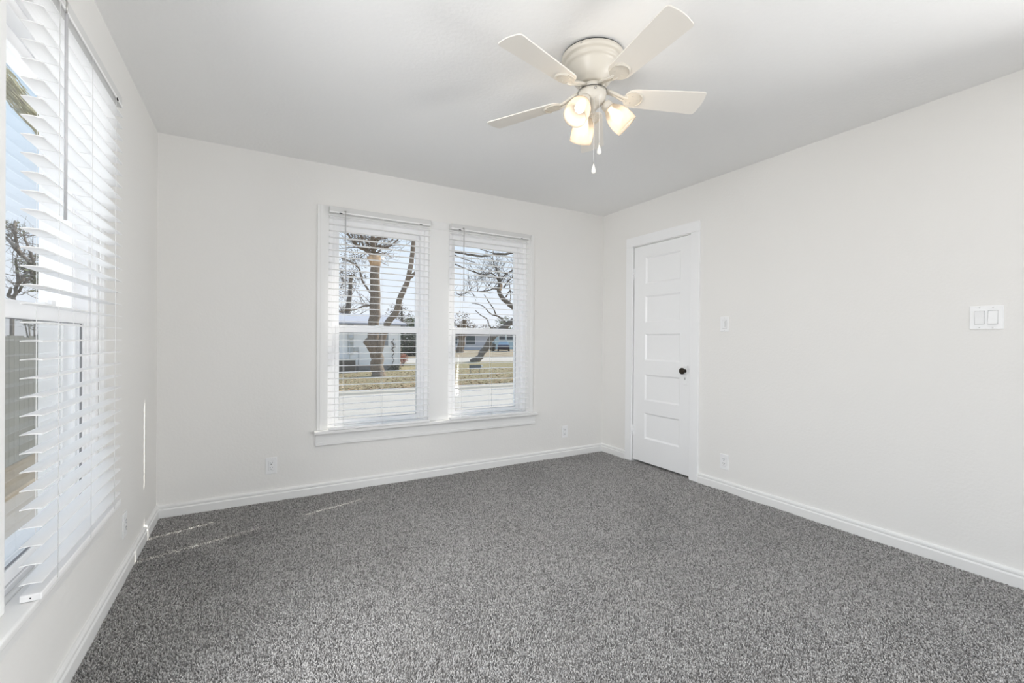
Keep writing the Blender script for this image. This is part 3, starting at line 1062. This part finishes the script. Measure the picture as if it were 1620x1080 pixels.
def twigs(mb, start, direc, length, rad, depth, rnd, budget, up=0.15):
    """recursive bare branching"""
    if budget[0] <= 0 or rad < 0.004:
        return
    n = 4
    pts = [Vector(start)]
    d = Vector(direc).normalized()
    for i in range(n):
        d = (d + Vector((rnd.uniform(-1, 1), rnd.uniform(-1, 1), rnd.uniform(-0.8, 0.8) + up)) * 0.33).normalized()
        pts.append(pts[-1] + d * length / n)
    rr = [rad * (1 - 0.6 * i / n) for i in range(n + 1)]
    mb.tube(pts, rr, 4 if rad < 0.03 else 6)
    budget[0] -= 1
    if depth <= 0:
        return
    for i in range(1, n + 1):
        for _ in range(1 if rnd.random() < 0.75 else 2):
            side = Vector((rnd.uniform(-1, 1), rnd.uniform(-1, 1), rnd.uniform(-0.4, 1)))
            nd = (d * 0.6 + side).normalized()
            twigs(mb, pts[i], nd, length * rnd.uniform(0.45, 0.7), rr[i] * 0.62, depth - 1, rnd, budget, up)
def clump(mb, c, rad, n, size, rnd, sq=(1, 1, 0.8)):
    for i in range(n):
        while True:
            p = Vector((rnd.uniform(-1, 1), rnd.uniform(-1, 1), rnd.uniform(-1, 1)))
            if 0.15 < p.length < 1: break
        p = Vector((p.x * sq[0], p.y * sq[1], p.z * sq[2])) * rad
        s = size * rnd.uniform(0.6, 1.4)
        M = Matrix.Translation(Vector(c) + p) @ Matrix.Rotation(rnd.uniform(0, 6.28), 4, 'Z') @ Matrix.Rotation(rnd.uniform(-1.4, 1.4), 4, 'X')
        mb.add([(-s, 0, 0), (0, -s * 0.5, s * 0.15), (s, 0, 0), (0, s * 0.5, s * 0.15)], [(0, 1, 2, 3)], False, M)

def forked_tree():
    rnd = random.Random(3)
    Y = 20.6
    base = unproj(599, 597, Y)
    t = thing('forked_tree', 'large forked bare tree with pruned stubs before the white house', 'tree', base)
    off = -Vector(base)
    U = lambda px, py, dy=0: unproj(px, py, Y + dy) + off
    tr = MB()
    trunk = limb(tr, [U(599, 600), U(598, 580), U(596, 562), U(592, 545), U(590, 525), U(593, 500), U(593, 470), U(592, 440), U(593, 420), U(593, 402)], 0.30, 0.19, rnd, 10, 3, 0.18)
    # flare
    limb(tr, [U(599, 601), U(599, 596), U(598.5, 590)], 0.38, 0.29, rnd, 10, 2, 0.05)
    # stub pointing left
    limb(tr, [U(594, 556), U(587, 548), U(581, 541), U(578, 538)], 0.22, 0.15, rnd, 8, 2, 0.1)
    # right limb
    rl = limb(tr, [U(597, 566, -.1), U(604, 540, -.3), U(610, 516, -.5), U(620, 503, -.6), U(629, 488, -.7), U(634, 470, -.8), U(640, 455, -.9), U(647, 437, -1), U(651, 415, -1.1), U(653, 398, -1.2), U(655, 375, -1.3), U(662, 350, -1.4)], 0.17, 0.085, rnd, 8, 3, 0.2)
    # upper leader
    ul = limb(tr, [U(593, 410), U(590, 392), U(590, 372), U(588, 345), U(585, 310)], 0.11, 0.07, rnd, 8, 3, 0.2)
    # side limb off right limb
    sl = limb(tr, [U(646, 440, -1), U(656, 432, -1.2), U(668, 420, -1.4), U(690, 400, -1.6)], 0.09, 0.05, rnd, 7, 2, 0.2)
    a1 = limb(tr, [U(590, 396), U(600, 388), U(612, 392), U(628, 380), U(640, 370), U(660, 380)], 0.045, 0.03, rnd, 6, 3, 0.3)
    a2 = limb(tr, [U(592, 408), U(578, 396), U(568, 390), U(556, 378), U(545, 362)], 0.075, 0.04, rnd, 6, 3, 0.3)
    a3 = limb(tr, [U(592, 482), U(576, 484), U(560, 490), U(545, 491), U(534, 494), U(515, 500)], 0.045, 0.025, rnd, 6, 3, 0.3)
    a4 = limb(tr, [U(592, 470), U(580, 455), U(572, 440), U(568, 425), U(556, 415), U(540, 408)], 0.05, 0.03, rnd, 6, 3, 0.3)
    a5 = limb(tr, [U(590, 380), U(610, 372), U(630, 366), U(650, 378), U(675, 392)], 0.06, 0.04, rnd, 6, 3, 0.3)
    bud = [900]
    for seg, stp, ln in ((ul, 1, 1.6), (a1, 2, 1.2), (a2, 1, 1.3), (a3, 1, 1.0), (a4, 1, 1.2), (a5, 2, 1.2), (rl[12:], 2, 1.3), (sl, 1, 1.4), (trunk[18:], 2, 1.3)):
        for (p, rr) in seg[1::stp]:
            for _ in range(2):
                d = Vector((rnd.uniform(-1, 1), rnd.uniform(-0.7, 0.7), rnd.uniform(-0.3, 1)))
                twigs(tr, p, d, ln * rnd.uniform(0.6, 1.2), min(0.028, rr * 0.4), 2, rnd, bud)
    tr.build('trunk', BARK, t)
    ct = MB()
    # pruning cuts: pale collars
    p = U(594, 403); q = U(600, 404)
    ct.tube([U(593.5, 421), U(593.5, 414), U(593.5, 404)], [0.225, 0.26, 0.25], 12)
    ct.tube([U(591, 416, -.05), U(584, 405, -.1)], [0.15, 0.13], 10)
    ct.build('pruning_cut', CUTW, t)
    lf = MB()
    for (px, py, rr, n) in ((545, 425, 0.7, 620), (560, 440, 0.6, 480), (540, 455, 0.55, 420), (572, 412, 0.5, 260), (556, 405, 0.5, 240), (536, 440, 0.5, 300)):
        clump(lf, U(px, py, 0.3), rr, n, 0.035, rnd)
    lf.build('dry_leaves', BRNL, t, fix=False)
forked_tree()

def leaning_tree():
    rnd = random.Random(11)
    Y = 31.5
    base = unproj(752, 572, Y)
    t = thing('leaning_tree', 'bare tree with a sharply leaning trunk on the lawn edge', 'tree', base)
    off = -Vector(base)
    U = lambda px, py, dy=0: unproj(px, py, Y + dy) + off
    tr = MB()
    limb(tr, [U(752, 573), U(757, 567), U(765, 556), U(772, 545), U(779, 533), U(790, 524), U(803, 513), U(818, 503)], 0.26, 0.24, rnd, 9, 3, 0.15)
    limb(tr, [U(748, 574), U(753, 570), U(758, 566)], 0.34, 0.26, rnd, 9, 2, 0.05)
    l1 = limb(tr, [U(818, 503), U(815, 490), U(806, 482), U(798, 474), U(791, 466), U(789, 458), U(791, 448), U(789, 438)], 0.24, 0.13, rnd, 8, 3, 0.15)
    l2 = limb(tr, [U(818, 503), U(828, 480), U(835, 455), U(838, 420)], 0.18, 0.08, rnd, 7, 3, 0.2)
    br = []
    for pts, a, b in (
        ([(790, 460), (782, 456), (774, 459), (760, 461), (745, 461), (733, 464), (726, 470)], .055, .02),
        ([(788, 444), (783, 436), (776, 432), (769, 436), (760, 434), (748, 428)], .06, .025),
        ([(790, 440), (786, 428), (781, 416), (779, 405)], .06, .03),
        ([(792, 445), (798, 436), (806, 430), (815, 426), (826, 420)], .07, .035),
        ([(797, 455), (803, 446), (810, 440), (822, 434)], .06, .03),
        ([(800, 510), (790, 501), (778, 497), (772, 492), (764, 484), (756, 481), (746, 479)], .07, .025),
        ([(786, 500), (781, 489), (775, 480), (770, 472), (766, 466)], .06, .025),
        ([(783, 522), (774, 515), (771, 505), (760, 498), (752, 491)], .07, .03),
        ([(800, 470), (806, 460), (811, 462), (815, 455), (824, 450)], .06, .03),
        ([(806, 478), (808, 470), (807, 458), (806, 446)], .05, .025),
    ):
        br.append(limb(tr, [U(x, y, rnd.uniform(-.6, .6)) for x, y in pts], a, b, rnd, 6, 3, 0.3))
    # limbs of the crown arching high over to the left
    for pts, a, b in (
        ([(838, 420), (815, 400), (800, 402), (785, 402), (768, 405), (750, 404), (735, 401), (715, 398), (700, 392)], .11, .07),
        ([(838, 425), (812, 400), (795, 403), (780, 400), (760, 394)], .06, .03),
        ([(720, 418), (735, 424), (750, 430), (765, 436), (775, 438)], .05, .03),
        ([(712, 400), (730, 408), (742, 412), (752, 416)], .05, .03)):
        br.append(limb(tr, [U(x, y, rnd.uniform(-.4, .4)) for x, y in pts], a, b, rnd, 6, 3, 0.3))
    bud = [900]
    for seg in br + [l1[8:], l2]:
        for (p, rr) in seg[2::2]:
            for _ in range(2):
                d = Vector((rnd.uniform(-1, 1), rnd.uniform(-0.7, 0.7), rnd.uniform(-0.4, 1)))
                twigs(tr, p, d, rnd.uniform(0.9, 1.9), 0.026, 2, rnd, bud)
    tr.build('trunk', BARK2, t)
    ct = MB()
    ct.tube([U(791, 459, -.1), U(793, 452, -.12), U(792.5, 449, -.12)], [0.11, 0.12, 0.10], 9)
    ct.build('pruning_cut', CUTW, t)
leaning_tree()

def bare_tree(px, ybase, Y, hgt, label, seed, lean=0.0, r0=0.2, nb=350, m=BARK2, leaves=None, name='bare_tree', group='bare trees in the distance'):
    rnd = random.Random(seed)
    b = unproj(px, 560, Y); b.z = GZ
    t = thing(name, label, 'tree', b, 0, group)
    tr = MB()
    tp = [Vector((0, 0, 0)), Vector((lean * 0.3, 0, hgt * 0.2)), Vector((lean * 0.7, 0.1, hgt * 0.42)), Vector((lean, 0, hgt * 0.65))]
    seg = limb(tr, tp, r0, r0 * 0.45, rnd, 8, 3, 0.25)
    bud = [nb]
    for (p, rr) in seg[3:]:
        for _ in range(2):
            d = Vector((rnd.uniform(-1, 1), rnd.uniform(-1, 1), rnd.uniform(0.1, 1.1)))
            twigs(tr, p, d, hgt * rnd.uniform(0.18, 0.36), rr * 0.5, 3, rnd, bud, 0.25)
    tr.build('trunk', m, t)
    if leaves:
        lf = MB()
        mm, n, size, rad, zc = leaves
        for k in range(6):
            c = Vector((lean + rnd.uniform(-.6, .6) * rad, rnd.uniform(-.6, .6) * rad, zc + rnd.uniform(-.5, .5) * rad))
            clump(lf, c, rad * 0.6, n // 6, size, rnd)
        lf.build('foliage', mm, t, fix=False)
    return t
bare_tree(728, 556, 52, 6.4, 'brown tree standing before the pale grey house far off', 21, 0.5, 0.55, 300, BARK, (BRNL, 700, 0.12, 1.7, 3.9))
bare_tree(742, 550, 84, 7.5, 'bare scrubby tree far behind the pale grey house', 22, -0.4, 0.25, 420)
bare_tree(765, 550, 90, 8.0, 'bare scrubby tree far behind the leaning trunk', 23, 0.6, 0.25, 420)
bare_tree(800, 550, 96, 8.5, 'bare tree with olive leaves behind the pale blue house', 24, 0.6, 0.3, 380, BARK2, (GRNL, 600, 0.2, 2.6, 5.5))
bare_tree(545, 550, 40, 11.0, 'tall fine-branched tree behind the white house', 25, 0.5, 0.3, 480)
bare_tree(640, 550, 62, 9.5, 'bare tree with brown leaves behind the white house corner', 26, -0.5, 0.3, 360, BARK2, (BRNL, 900, 0.12, 2.2, 5.2))

def evergreen(px, Y, rad, zc, n, size, label, m=EVG, name='evergreen_bush', group='evergreens beyond the white house', sq=(1, 1, 0.9), seed=1, cat='bush'):
    rnd = random.Random(seed)
    b = unproj(px, 560, Y); b.z = GZ
    t = thing(name, label, cat, b, 0, group)
    st = MB()
    for k in range(5):
        a = 6.28 * k / 5
        st.tube([(0, 0, 0), (0.25 * rad * math.cos(a), 0.25 * rad * math.sin(a), zc * 0.6), (0.5 * rad * math.cos(a), 0.5 * rad * math.sin(a), zc + rad * 0.3)], [0.06 * rad, 0.045 * rad, 0.02 * rad], 6)
    st.build('stem', BARK2, t)
    lf = MB()
    for k in range(9):
        c = Vector((rnd.uniform(-.55, .55) * rad * sq[0], rnd.uniform(-.5, .5) * rad, zc + rnd.uniform(-.45, .45) * rad * sq[2]))
        clump(lf, c, rad * 0.6, n // 9, size, rnd, sq)
    lf.build('foliage', m, t, fix=False)
    return t
evergreen(648, 44, 2.1, 1.3, 2600, 0.13, 'dark evergreen bush closest to the white house corner', seed=31)
evergreen(672, 51, 2.4, 1.6, 2600, 0.14, 'dark evergreen mass farther from the white house than its twin bush', seed=32)
evergreen(652, 70, 3.0, 3.4, 2400, 0.16, 'taller olive evergreen rising over the dark bush', m=GRNL, seed=33, cat='tree')
evergreen(637.5, 27.5, 0.42, 0.42, 900, 0.035, 'russet bush at the corner of the white house', m=REDL, name='russet_bush', group=None, sq=(1, 1, 1.1), seed=34)
evergreen(626, 23.7, 0.32, 0.16, 500, 0.035, 'low dark shrub at the foundation of the white house', name='low_shrub', group=None, sq=(1.4, 1, 0.7), seed=35)
evergreen(722, 108, 4.2, 2.6, 1500, 0.3, 'brown scrub thicket low behind the pale grey house', m=BRNL, name='scrub_thicket', group='thickets behind the far houses', sq=(1.5, 1, 0.8), seed=36)
evergreen(772, 128, 4.6, 2.8, 1500, 0.3, 'brown scrub thicket behind the leaning trunk', m=BRNL, name='scrub_thicket', group='thickets behind the far houses', sq=(1.5, 1, 0.8), seed=37)
evergreen(812, 118, 4.6, 3.0, 1600, 0.3, 'olive thicket rising behind the pale blue house', m=GRNL, name='scrub_thicket', group='thickets behind the far houses', sq=(1.5, 1, 0.8), seed=38)

# ---- white house across the street
def siding(mb, x0, x1, y, z0, z1, p=0.2):
    z = z0
    while z < z1 - 1e-4:
        q = min(z + p, z1)
        mb.add([(x0, y - 0.018, z), (x1, y - 0.018, z), (x1, y - 0.004, q), (x0, y - 0.004, q)], [(0, 1, 2, 3)])
        mb.add([(x0, y - 0.004, q), (x1, y - 0.004, q), (x1, y - 0.018, q), (x0, y - 0.018, q)], [(0, 1, 2, 3)])
        z = q
def white_house():
    Y = 24.3
    xr = unproj(632.5, 560, Y).x
    x0 = -6.0
    hs = thing('white_house', 'white clapboard house behind the forked tree', 'house', (xr, Y, GZ))
    w = MB()
    w.box(x0 - xr, 0, 0, 8, 0.30, 2.43)
    siding(w, x0 - xr, 0, 0, 0.30, 2.43)
    w.build('wall', HOUSEW, hs)
    MB().box(x0 - xr + 0.03, -0.03, 0.03, 7.97, 0, 0.30).build('foundation', mat('foundation_grey', (0.30, 0.28, 0.26), 0.9, var=(3, .2)), hs)
    ct = MB()
    ct.box(-0.10, 0.02, -0.04, 0.10, 0.28, 2.43)
    ct.build('corner_board', EXTW, hs)
    rf = MB()
    xa = x0 - xr - 0.4
    xb = 0.30
    lo_, hi_ = 2.42, 3.10
    rf.add([(xa, -0.3, lo_), (xb, -0.3, lo_), (xb, 4, hi_), (xa, 4, hi_), (xa, 8.3, lo_), (xb, 8.3, lo_),
            (xa, -0.3, lo_ + .1), (xb, -0.3, lo_ + .1), (xb, 4, hi_ + .1), (xa, 4, hi_ + .1), (xa, 8.3, lo_ + .1), (xb, 8.3, lo_ + .1)],
           [(0, 1, 2, 3), (3, 2, 5, 4), (6, 7, 8, 9), (9, 8, 11, 10), (0, 1, 7, 6), (4, 5, 11, 10), (1, 2, 8, 7), (2, 5, 11, 8), (0, 3, 9, 6), (3, 4, 10, 9)])
    rf.build('roof', mat('roof_pale_grey', (0.40, 0.40, 0.44), 0.85, var=(3, .1)), hs)
    gb = MB()
    gb.add([(0, 0, 2.43), (0, 8, 2.43), (0, 4, 3.08), (-0.1, 0, 2.43), (-0.1, 8, 2.43), (-0.1, 4, 3.08)], [(0, 1, 2), (3, 4, 5), (0, 1, 4, 3), (1, 2, 5, 4), (0, 2, 5, 3)])
    gb.build('gable', HOUSEW, hs)
    # wide window behind the trunk
    a, b = unproj(586, 545, Y).x - xr, unproj(614.5, 545, Y).x - xr
    wn = MB()
    wn.box(a, b, -0.05, 0.02, 1.30, 2.35)
    fr = wn.build('window', EXTW, hs)
    pn = MB()
    for i in range(3):
        q0 = a + (b - a) * i / 3 + 0.03; q1 = a + (b - a) * (i + 1) / 3 - 0.03
        pn.box(q0, q1, -0.06, -0.045, 1.34, 2.31)
    pn.build('pane', mat('far_pane_grey', (0.28, 0.29, 0.30), 0.3), fr)
    # downspout, meter and conduit
    dx = unproj(554.5, 545, Y).x - xr
    dp = MB()
    dp.box(dx - 0.14, dx + 0.14, -0.07, -0.01, 0.9, 2.42)
    dp.build('utility_panel', mat('panel_grey', (0.52, 0.53, 0.52), 0.6), hs)
    mt = MB()
    M = Matrix.Translation((dx, -0.12, 1.75)) @ Matrix.Rotation(R(90), 4, 'X')
    mt.lathe([(0.10, -0.05), (0.10, 0.05), (0.06, 0.08), (0.001, 0.085)], 16, M)
    mt.box(dx - 0.12, dx + 0.12, -0.14, -0.05, 1.5, 2.05)
    mt.tube([(dx - 0.06, -0.10, 0.05), (dx - 0.06, -0.10, 1.5)], 0.025, 8)
    mt.build('electric_meter', mat('meter_grey', (0.62, 0.63, 0.63), 0.4), hs)
    hb = MB()
    hx = unproj(563.5, 560, Y).x - xr
    hb.box(hx - 0.12, hx + 0.12, -0.06, -0.01, 1.05, 1.25)
    hb.tube([(hx + 0.12, -0.05, 0.0), (hx + 0.12, -0.05, 1.1)], 0.02, 8)
    hb.build('hose_bib_box', mat('bib_grey', (0.55, 0.55, 0.54), 0.6), hs)
    vn = MB()
    vx = unproj(621.5, 550, Y).x - xr
    pts = [Vector((vx + 0.06 * math.sin(k * 1.9), -0.06, 0.05 + k * 0.12)) for k in range(15)]
    vn.tube(pts, [0.02] * 8 + [0.03] * 4 + [0.015] * 3, 6)
    rnd = random.Random(5)
    for k in (10, 11, 12):
        clump(vn, pts[k], 0.10, 14, 0.04, rnd)
    vn.build('climbing_vine', BARK2, hs)
white_house()

def ac_unit():
    Y = 23.0
    a = unproj(535, 580, Y); b = unproj(562.5, 580, Y)
    w = (b.x - a.x)
    w2 = 0.95
    t = thing('air_conditioner', 'boxy grey-brown air conditioner unit beside the white house', 'air conditioner', ((a.x + b.x) / 2, Y + w2 / 2, GZ))
    hw = w / 2
    MB().box(-hw - 0.08, hw + 0.08, -w2 / 2 - 0.08, w2 / 2 + 0.08, 0, 0.07).build('pad', CURB, t)
    g_ = MB().box(-hw, hw, -w2 / 2, w2 / 2, 0.07, 0.62)
    bd = g_.build('coil_body', mat('coil_brown', (0.11, 0.10, 0.085), 0.7, var=(8, .3)), t, 0.02)
    lv_ = MB()
    for k in range(14):
        z = 0.11 + k * 0.036
        lv_.box(-hw - 0.006, hw + 0.006, -w2 / 2 - 0.012, -w2 / 2 - 0.004, z, z + 0.012)
    lv_.build('louvers', mat('louver_taupe', (0.17, 0.155, 0.13), 0.6), bd)
    tp = MB().box(-hw - 0.015, hw + 0.015, -w2 / 2 - 0.015, w2 / 2 + 0.015, 0.62, 0.66)
    tp.lathe([(0.34, 0.66), (0.34, 0.68), (0.05, 0.70), (0.001, 0.70)], 24)
    tp.build('top_cover', mat('cover_grey', (0.50, 0.50, 0.47), 0.6), t)
ac_unit()

def yard_sign():
    Y = 20.2
    a = unproj(742.5, 586, Y); b = unproj(760.5, 586, Y)
    c = (a + b) / 2
    t = thing('yard_sign', 'small dark grey panel on thin legs in the leafy lawn', 'yard sign', (c.x, Y, GZ))
    hw = (b.x - a.x) / 2
    MB().box(-hw, hw, -0.012, 0.012, 0.24, 0.44).build('panel', mat('panel_slate', (0.13, 0.145, 0.155), 0.6, var=(9, .4)), t)
    lg = MB()
    for s in (-0.75, 0.75):
        q = MB().tube([(s * hw, 0, 0), (s * hw, 0, 0.44)], 0.012, 6)
        q.build('leg', mat('leg_grey', (0.25, 0.25, 0.25), 0.5), t)
    MB().box(hw + 0.02, hw + 0.10, -0.04, 0.04, 0.34, 0.42).build('corner_cap', EXTW, t)
yard_sign()

def far_house(name, label, pxa, pxb, Y, wall, roof, zt, zr, wins):
    a, b = unproj(pxa, 550, Y).x, unproj(pxb, 550, Y).x
    t = thing(name, label, 'house', ((a + b) / 2, Y, GZ), 0)
    hw = (b - a) / 2
    MB().box(-hw, hw, 0, 9, 0, zt).build('wall', wall, t)
    rf = MB()
    rf.add([(-hw - .5, -.6, zt), (hw + .5, -.6, zt), (hw + .5, 4.5, zr), (-hw - .5, 4.5, zr), (hw + .5, 9.6, zt), (-hw - .5, 9.6, zt)],
           [(0, 1, 2, 3), (3, 2, 4, 5), (0, 3, 5), (1, 4, 2), (0, 5, 4, 1)])
    rf.build('roof', roof, t)
    for (p, z0, z1, w) in wins:
        x = unproj(p, 545, Y).x - (a + b) / 2
        fr = MB().box(x - w / 2 - .08, x + w / 2 + .08, -.06, 0.02, z0 - .08, z1 + .08).build('window', EXTW, t)
        MB().box(x - w / 2, x + w / 2, -.08, -.05, z0, z1).build('pane', mat('far_pane_dark', (0.06, 0.08, 0.09), 0.3), fr)
    return t
far_house('ranch_house', 'long pale grey house with dark roof beyond the side street', 700, 776, 66, mat('wall_pale_grey', (0.50, 0.51, 0.56), 0.8), ROOFG, 2.6, 3.5, ((744, 0.9, 2.3, 1.6), (717, 1.0, 2.1, 1.4)))
far_house('cottage', 'pale blue house behind the parked dark car', 783, 850, 70, mat('wall_pale_blue', (0.46, 0.58, 0.62), 0.8), mat('roof_blue_grey', (0.26, 0.32, 0.38), 0.9), 2.95, 3.7, ((794, 1.7, 2.9, 1.2), (806, 1.7, 2.9, 1.2), (822, 1.7, 2.9, 1.2)))

def parked_car():
    Y = 58.0
    c = unproj(796.5, 553, Y)
    t = thing('parked_car', 'dark parked car before the pale blue house', 'car', (c.x, Y, GZ + 0.02), R(62))
    BODY = mat('car_paint_plum', (0.035, 0.028, 0.045), 0.25)
    b = MB()
    # side profile extruded across the width (X = length)
    pr = [(-2.1, 0.30), (-2.15, 0.55), (-2.05, 0.88), (-1.45, 0.98), (0.75, 0.96), (1.75, 0.84), (2.1, 0.66), (2.12, 0.32), (1.7, 0.25), (-1.7, 0.25)]
    Mx = Matrix(((0, 1, 0, 0), (1, 0, 0, 0), (0, 0, 1, 0), (0, 0, 0, 1)))
    b.extrude(pr, (-0.86, 0.86), Mx)
    body = b.build('body', BODY, t, 0.06, 3)
    cb = MB()
    top = [(-1.45, 0.95, 0.80), (-0.85, 1.42, 0.62), (0.15, 1.44, 0.62), (0.95, 0.95, 0.80)]
    vs = []
    for (x, z, hw) in top:
        vs += [(x, -hw, z), (x, hw, z)]
    cb.add(vs, [(0, 1, 3, 2), (2, 3, 5, 4), (4, 5, 7, 6), (0, 2, 4, 6), (1, 3, 5, 7), (0, 1, 7, 6)])
    cabin = cb.build('cabin', mat('car_glass', (0.30, 0.38, 0.44), 0.1), t, 0.03)
    rfm = MB()
    rfm.add([(-0.88, -0.62, 1.43), (0.17, -0.62, 1.45), (0.17, 0.62, 1.45), (-0.88, 0.62, 1.43), (-0.88, -0.62, 1.46), (0.17, -0.62, 1.48), (0.17, 0.62, 1.48), (-0.88, 0.62, 1.46)],
            [(0, 1, 2, 3), (4, 5, 6, 7), (0, 1, 5, 4), (1, 2, 6, 5), (2, 3, 7, 6), (3, 0, 4, 7)])
    rfm.build('car_roof', mat('car_roof_pale', (0.5, 0.58, 0.64), 0.25), t, 0.01)
    for x in (-1.35, 1.35):
        for s in (-1, 1):
            M = Matrix.Translation((x, s * 0.78, 0.32)) @ Matrix.Rotation(R(90), 4, 'X')
            w = MB().lathe([(0.18, -0.10), (0.30, -0.10), (0.32, -0.08), (0.32, 0.08), (0.30, 0.10), (0.18, 0.10)], 24, M)
            ww = w.build('wheel', mat('tyre', (0.02, 0.02, 0.02), 0.8), t)
            MB().lathe([(0.0, -0.09), (0.18, -0.09), (0.18, 0.09), (0.0, 0.09)], 20, M).build('hub_cap', STEEL, ww)
parked_car()
evergreen(780.5, 60, 0.75, 0.55, 500, 0.10, 'rounded dark bush between leaning trunk and car', m=BRNL, name='round_bush', group=None, seed=39)

# ---- outside the left window
def side_fence():
    x = -2.75
    t = thing('wooden_fence', 'weathered grey wooden fence close outside the nearest blind', 'fence', (x, 9.0, GZ))
    rnd = random.Random(9)
    m = MB()
    y = -5.0
    while y < 8:
        h_ = 1.70 + rnd.uniform(-0.02, 0.02)
        m.box(-0.01 + rnd.uniform(-.004, .004), 0.012, y, y + 0.135, 0.04, h_)
        y += 0.142
    m.build('pickets', mat('weathered_wood', (0.15, 0.155, 0.14), 0.9, var=(2.5, .35)), t)
    for z in (0.4, 1.35):
        MB().box(-0.07, -0.02, -5, 8, z, z + 0.09).build('rail', mat('weathered_rail', (0.22, 0.21, 0.18), 0.9), t)
side_fence()
def side_tree():
    rnd = random.Random(17)
    Y = 17.0
    base = unproj(18, 600, Y); base.z = GZ
    t = thing('side_tree', 'bare crooked tree against blue sky beyond the wooden fence', 'tree', base)
    off = -Vector(base)
    U = lambda px, py, dy=0: unproj(px, py, Y + dy) + off
    tr = MB()
    b0 = limb(tr, [Vector((0, 0, 0)), U(19, 520), U(20, 478), U(24, 465), U(25, 455)], 0.05, 0.04, rnd, 8, 3, 0.2)
    ss = [b0]
    for pts, a, b in (([(25, 456), (29, 448), (28, 435), (26, 420), (25, 408)], .04, .025),
                      ([(20, 470), (30, 460), (39, 448), (46, 441), (52, 436)], .03, .04),
                      ([(52, 436), (50, 425), (46, 416), (40, 408), (33, 402), (28, 395), (25, 380), (24, 368), (20, 362), (16, 358)], .05, .02),
                      ([(56, 432), (54, 420), (50, 405), (45, 392), (41, 380), (38, 372)], .04, .02),
                      ([(33, 402), (24, 392), (16, 382), (9, 375)], .06, .03),
                      ([(24, 368), (22, 360), (24, 350)], .06, .03),
                      ([(52, 436), (58, 445), (63, 455), (68, 470)], .03, .03),
                      ([(29, 448), (37, 440), (40, 430), (38, 420)], .05, .03),
                      ([(16, 470), (14, 465), (18, 455)], .05, .03)):
        ss.append(limb(tr, [U(x, y, rnd.uniform(-.3, .3)) for x, y in pts], a, b, rnd, 6, 3, 0.3))
    bud = [260]
    for seg in ss[1:]:
        for (p, rr) in seg[1::2]:
            for _ in range(2):
                d = Vector((rnd.uniform(-1, 1), rnd.uniform(-0.7, 0.7), rnd.uniform(-0.5, 1)))
                twigs(tr, p, d, rnd.uniform(0.35, 0.9), 0.010, 1, rnd, bud)
    tr.build('trunk', BARK2, t)
    lf = MB()
    for (px, py, rr, n) in ((56, 435, .4, 200), (49, 418, .35, 130), (58, 448, .35, 150), (20, 362, .28, 80)):
        clump(lf, U(px, py), rr, n, 0.045, rnd)
    lf.build('foliage', GRNL, t, fix=False)
side_tree()
evergreen(54, 24.5, 0.62, 2.4, 900, 0.05, 'small green bush top showing above the fence by the crooked tree', name='side_bush', m=GRNL, group=None, seed=41)
def overhanging_bough():
    rnd = random.Random(23)
    Y = 6.5
    t = thing('evergreen_bough', 'drooping olive green bough hanging high above the wooden fence', 'branch', unproj(8, 120, Y))
    off = -Vector(t.location)
    U = lambda px, py, dy=0: unproj(px, py, Y + dy) + off
    br = MB()
    core = limb(br, [U(-60, 30), U(-20, 85), U(8, 125), U(30, 155), U(52, 185), U(66, 200)], 0.05, 0.015, rnd, 7, 4, 0.2)
    br.build('stem', BARK, t)
    lf = MB()
    for i in range(1500):
        q = rnd.random()
        px = -55 + 122 * q; cy = 52 + 152 * q - 2
        wdt = 34 * (1 - 0.45 * q)
        py = cy + rnd.uniform(-1, 1) * wdt
        c = U(px + rnd.uniform(-4, 4), py, rnd.uniform(-.25, .25))
        L = rnd.uniform(0.08, 0.17)
        d = Vector((0.55, rnd.uniform(-.4, .4), -0.75 + rnd.uniform(-.35, .35))).normalized()
        sd_ = d.cross(Vector((rnd.uniform(-1, 1), rnd.uniform(-1, 1), rnd.uniform(-1, 1)))).normalized() * 0.006
        lf.add([c - d * L / 2, c + sd_, c + d * L / 2, c - sd_], [(0, 1, 2, 3)])
    lf.build('needles', mat('olive_needles', (0.42, 0.39, 0.24), 0.7, var=(3, .5)), t, fix=False)
overhanging_bough()
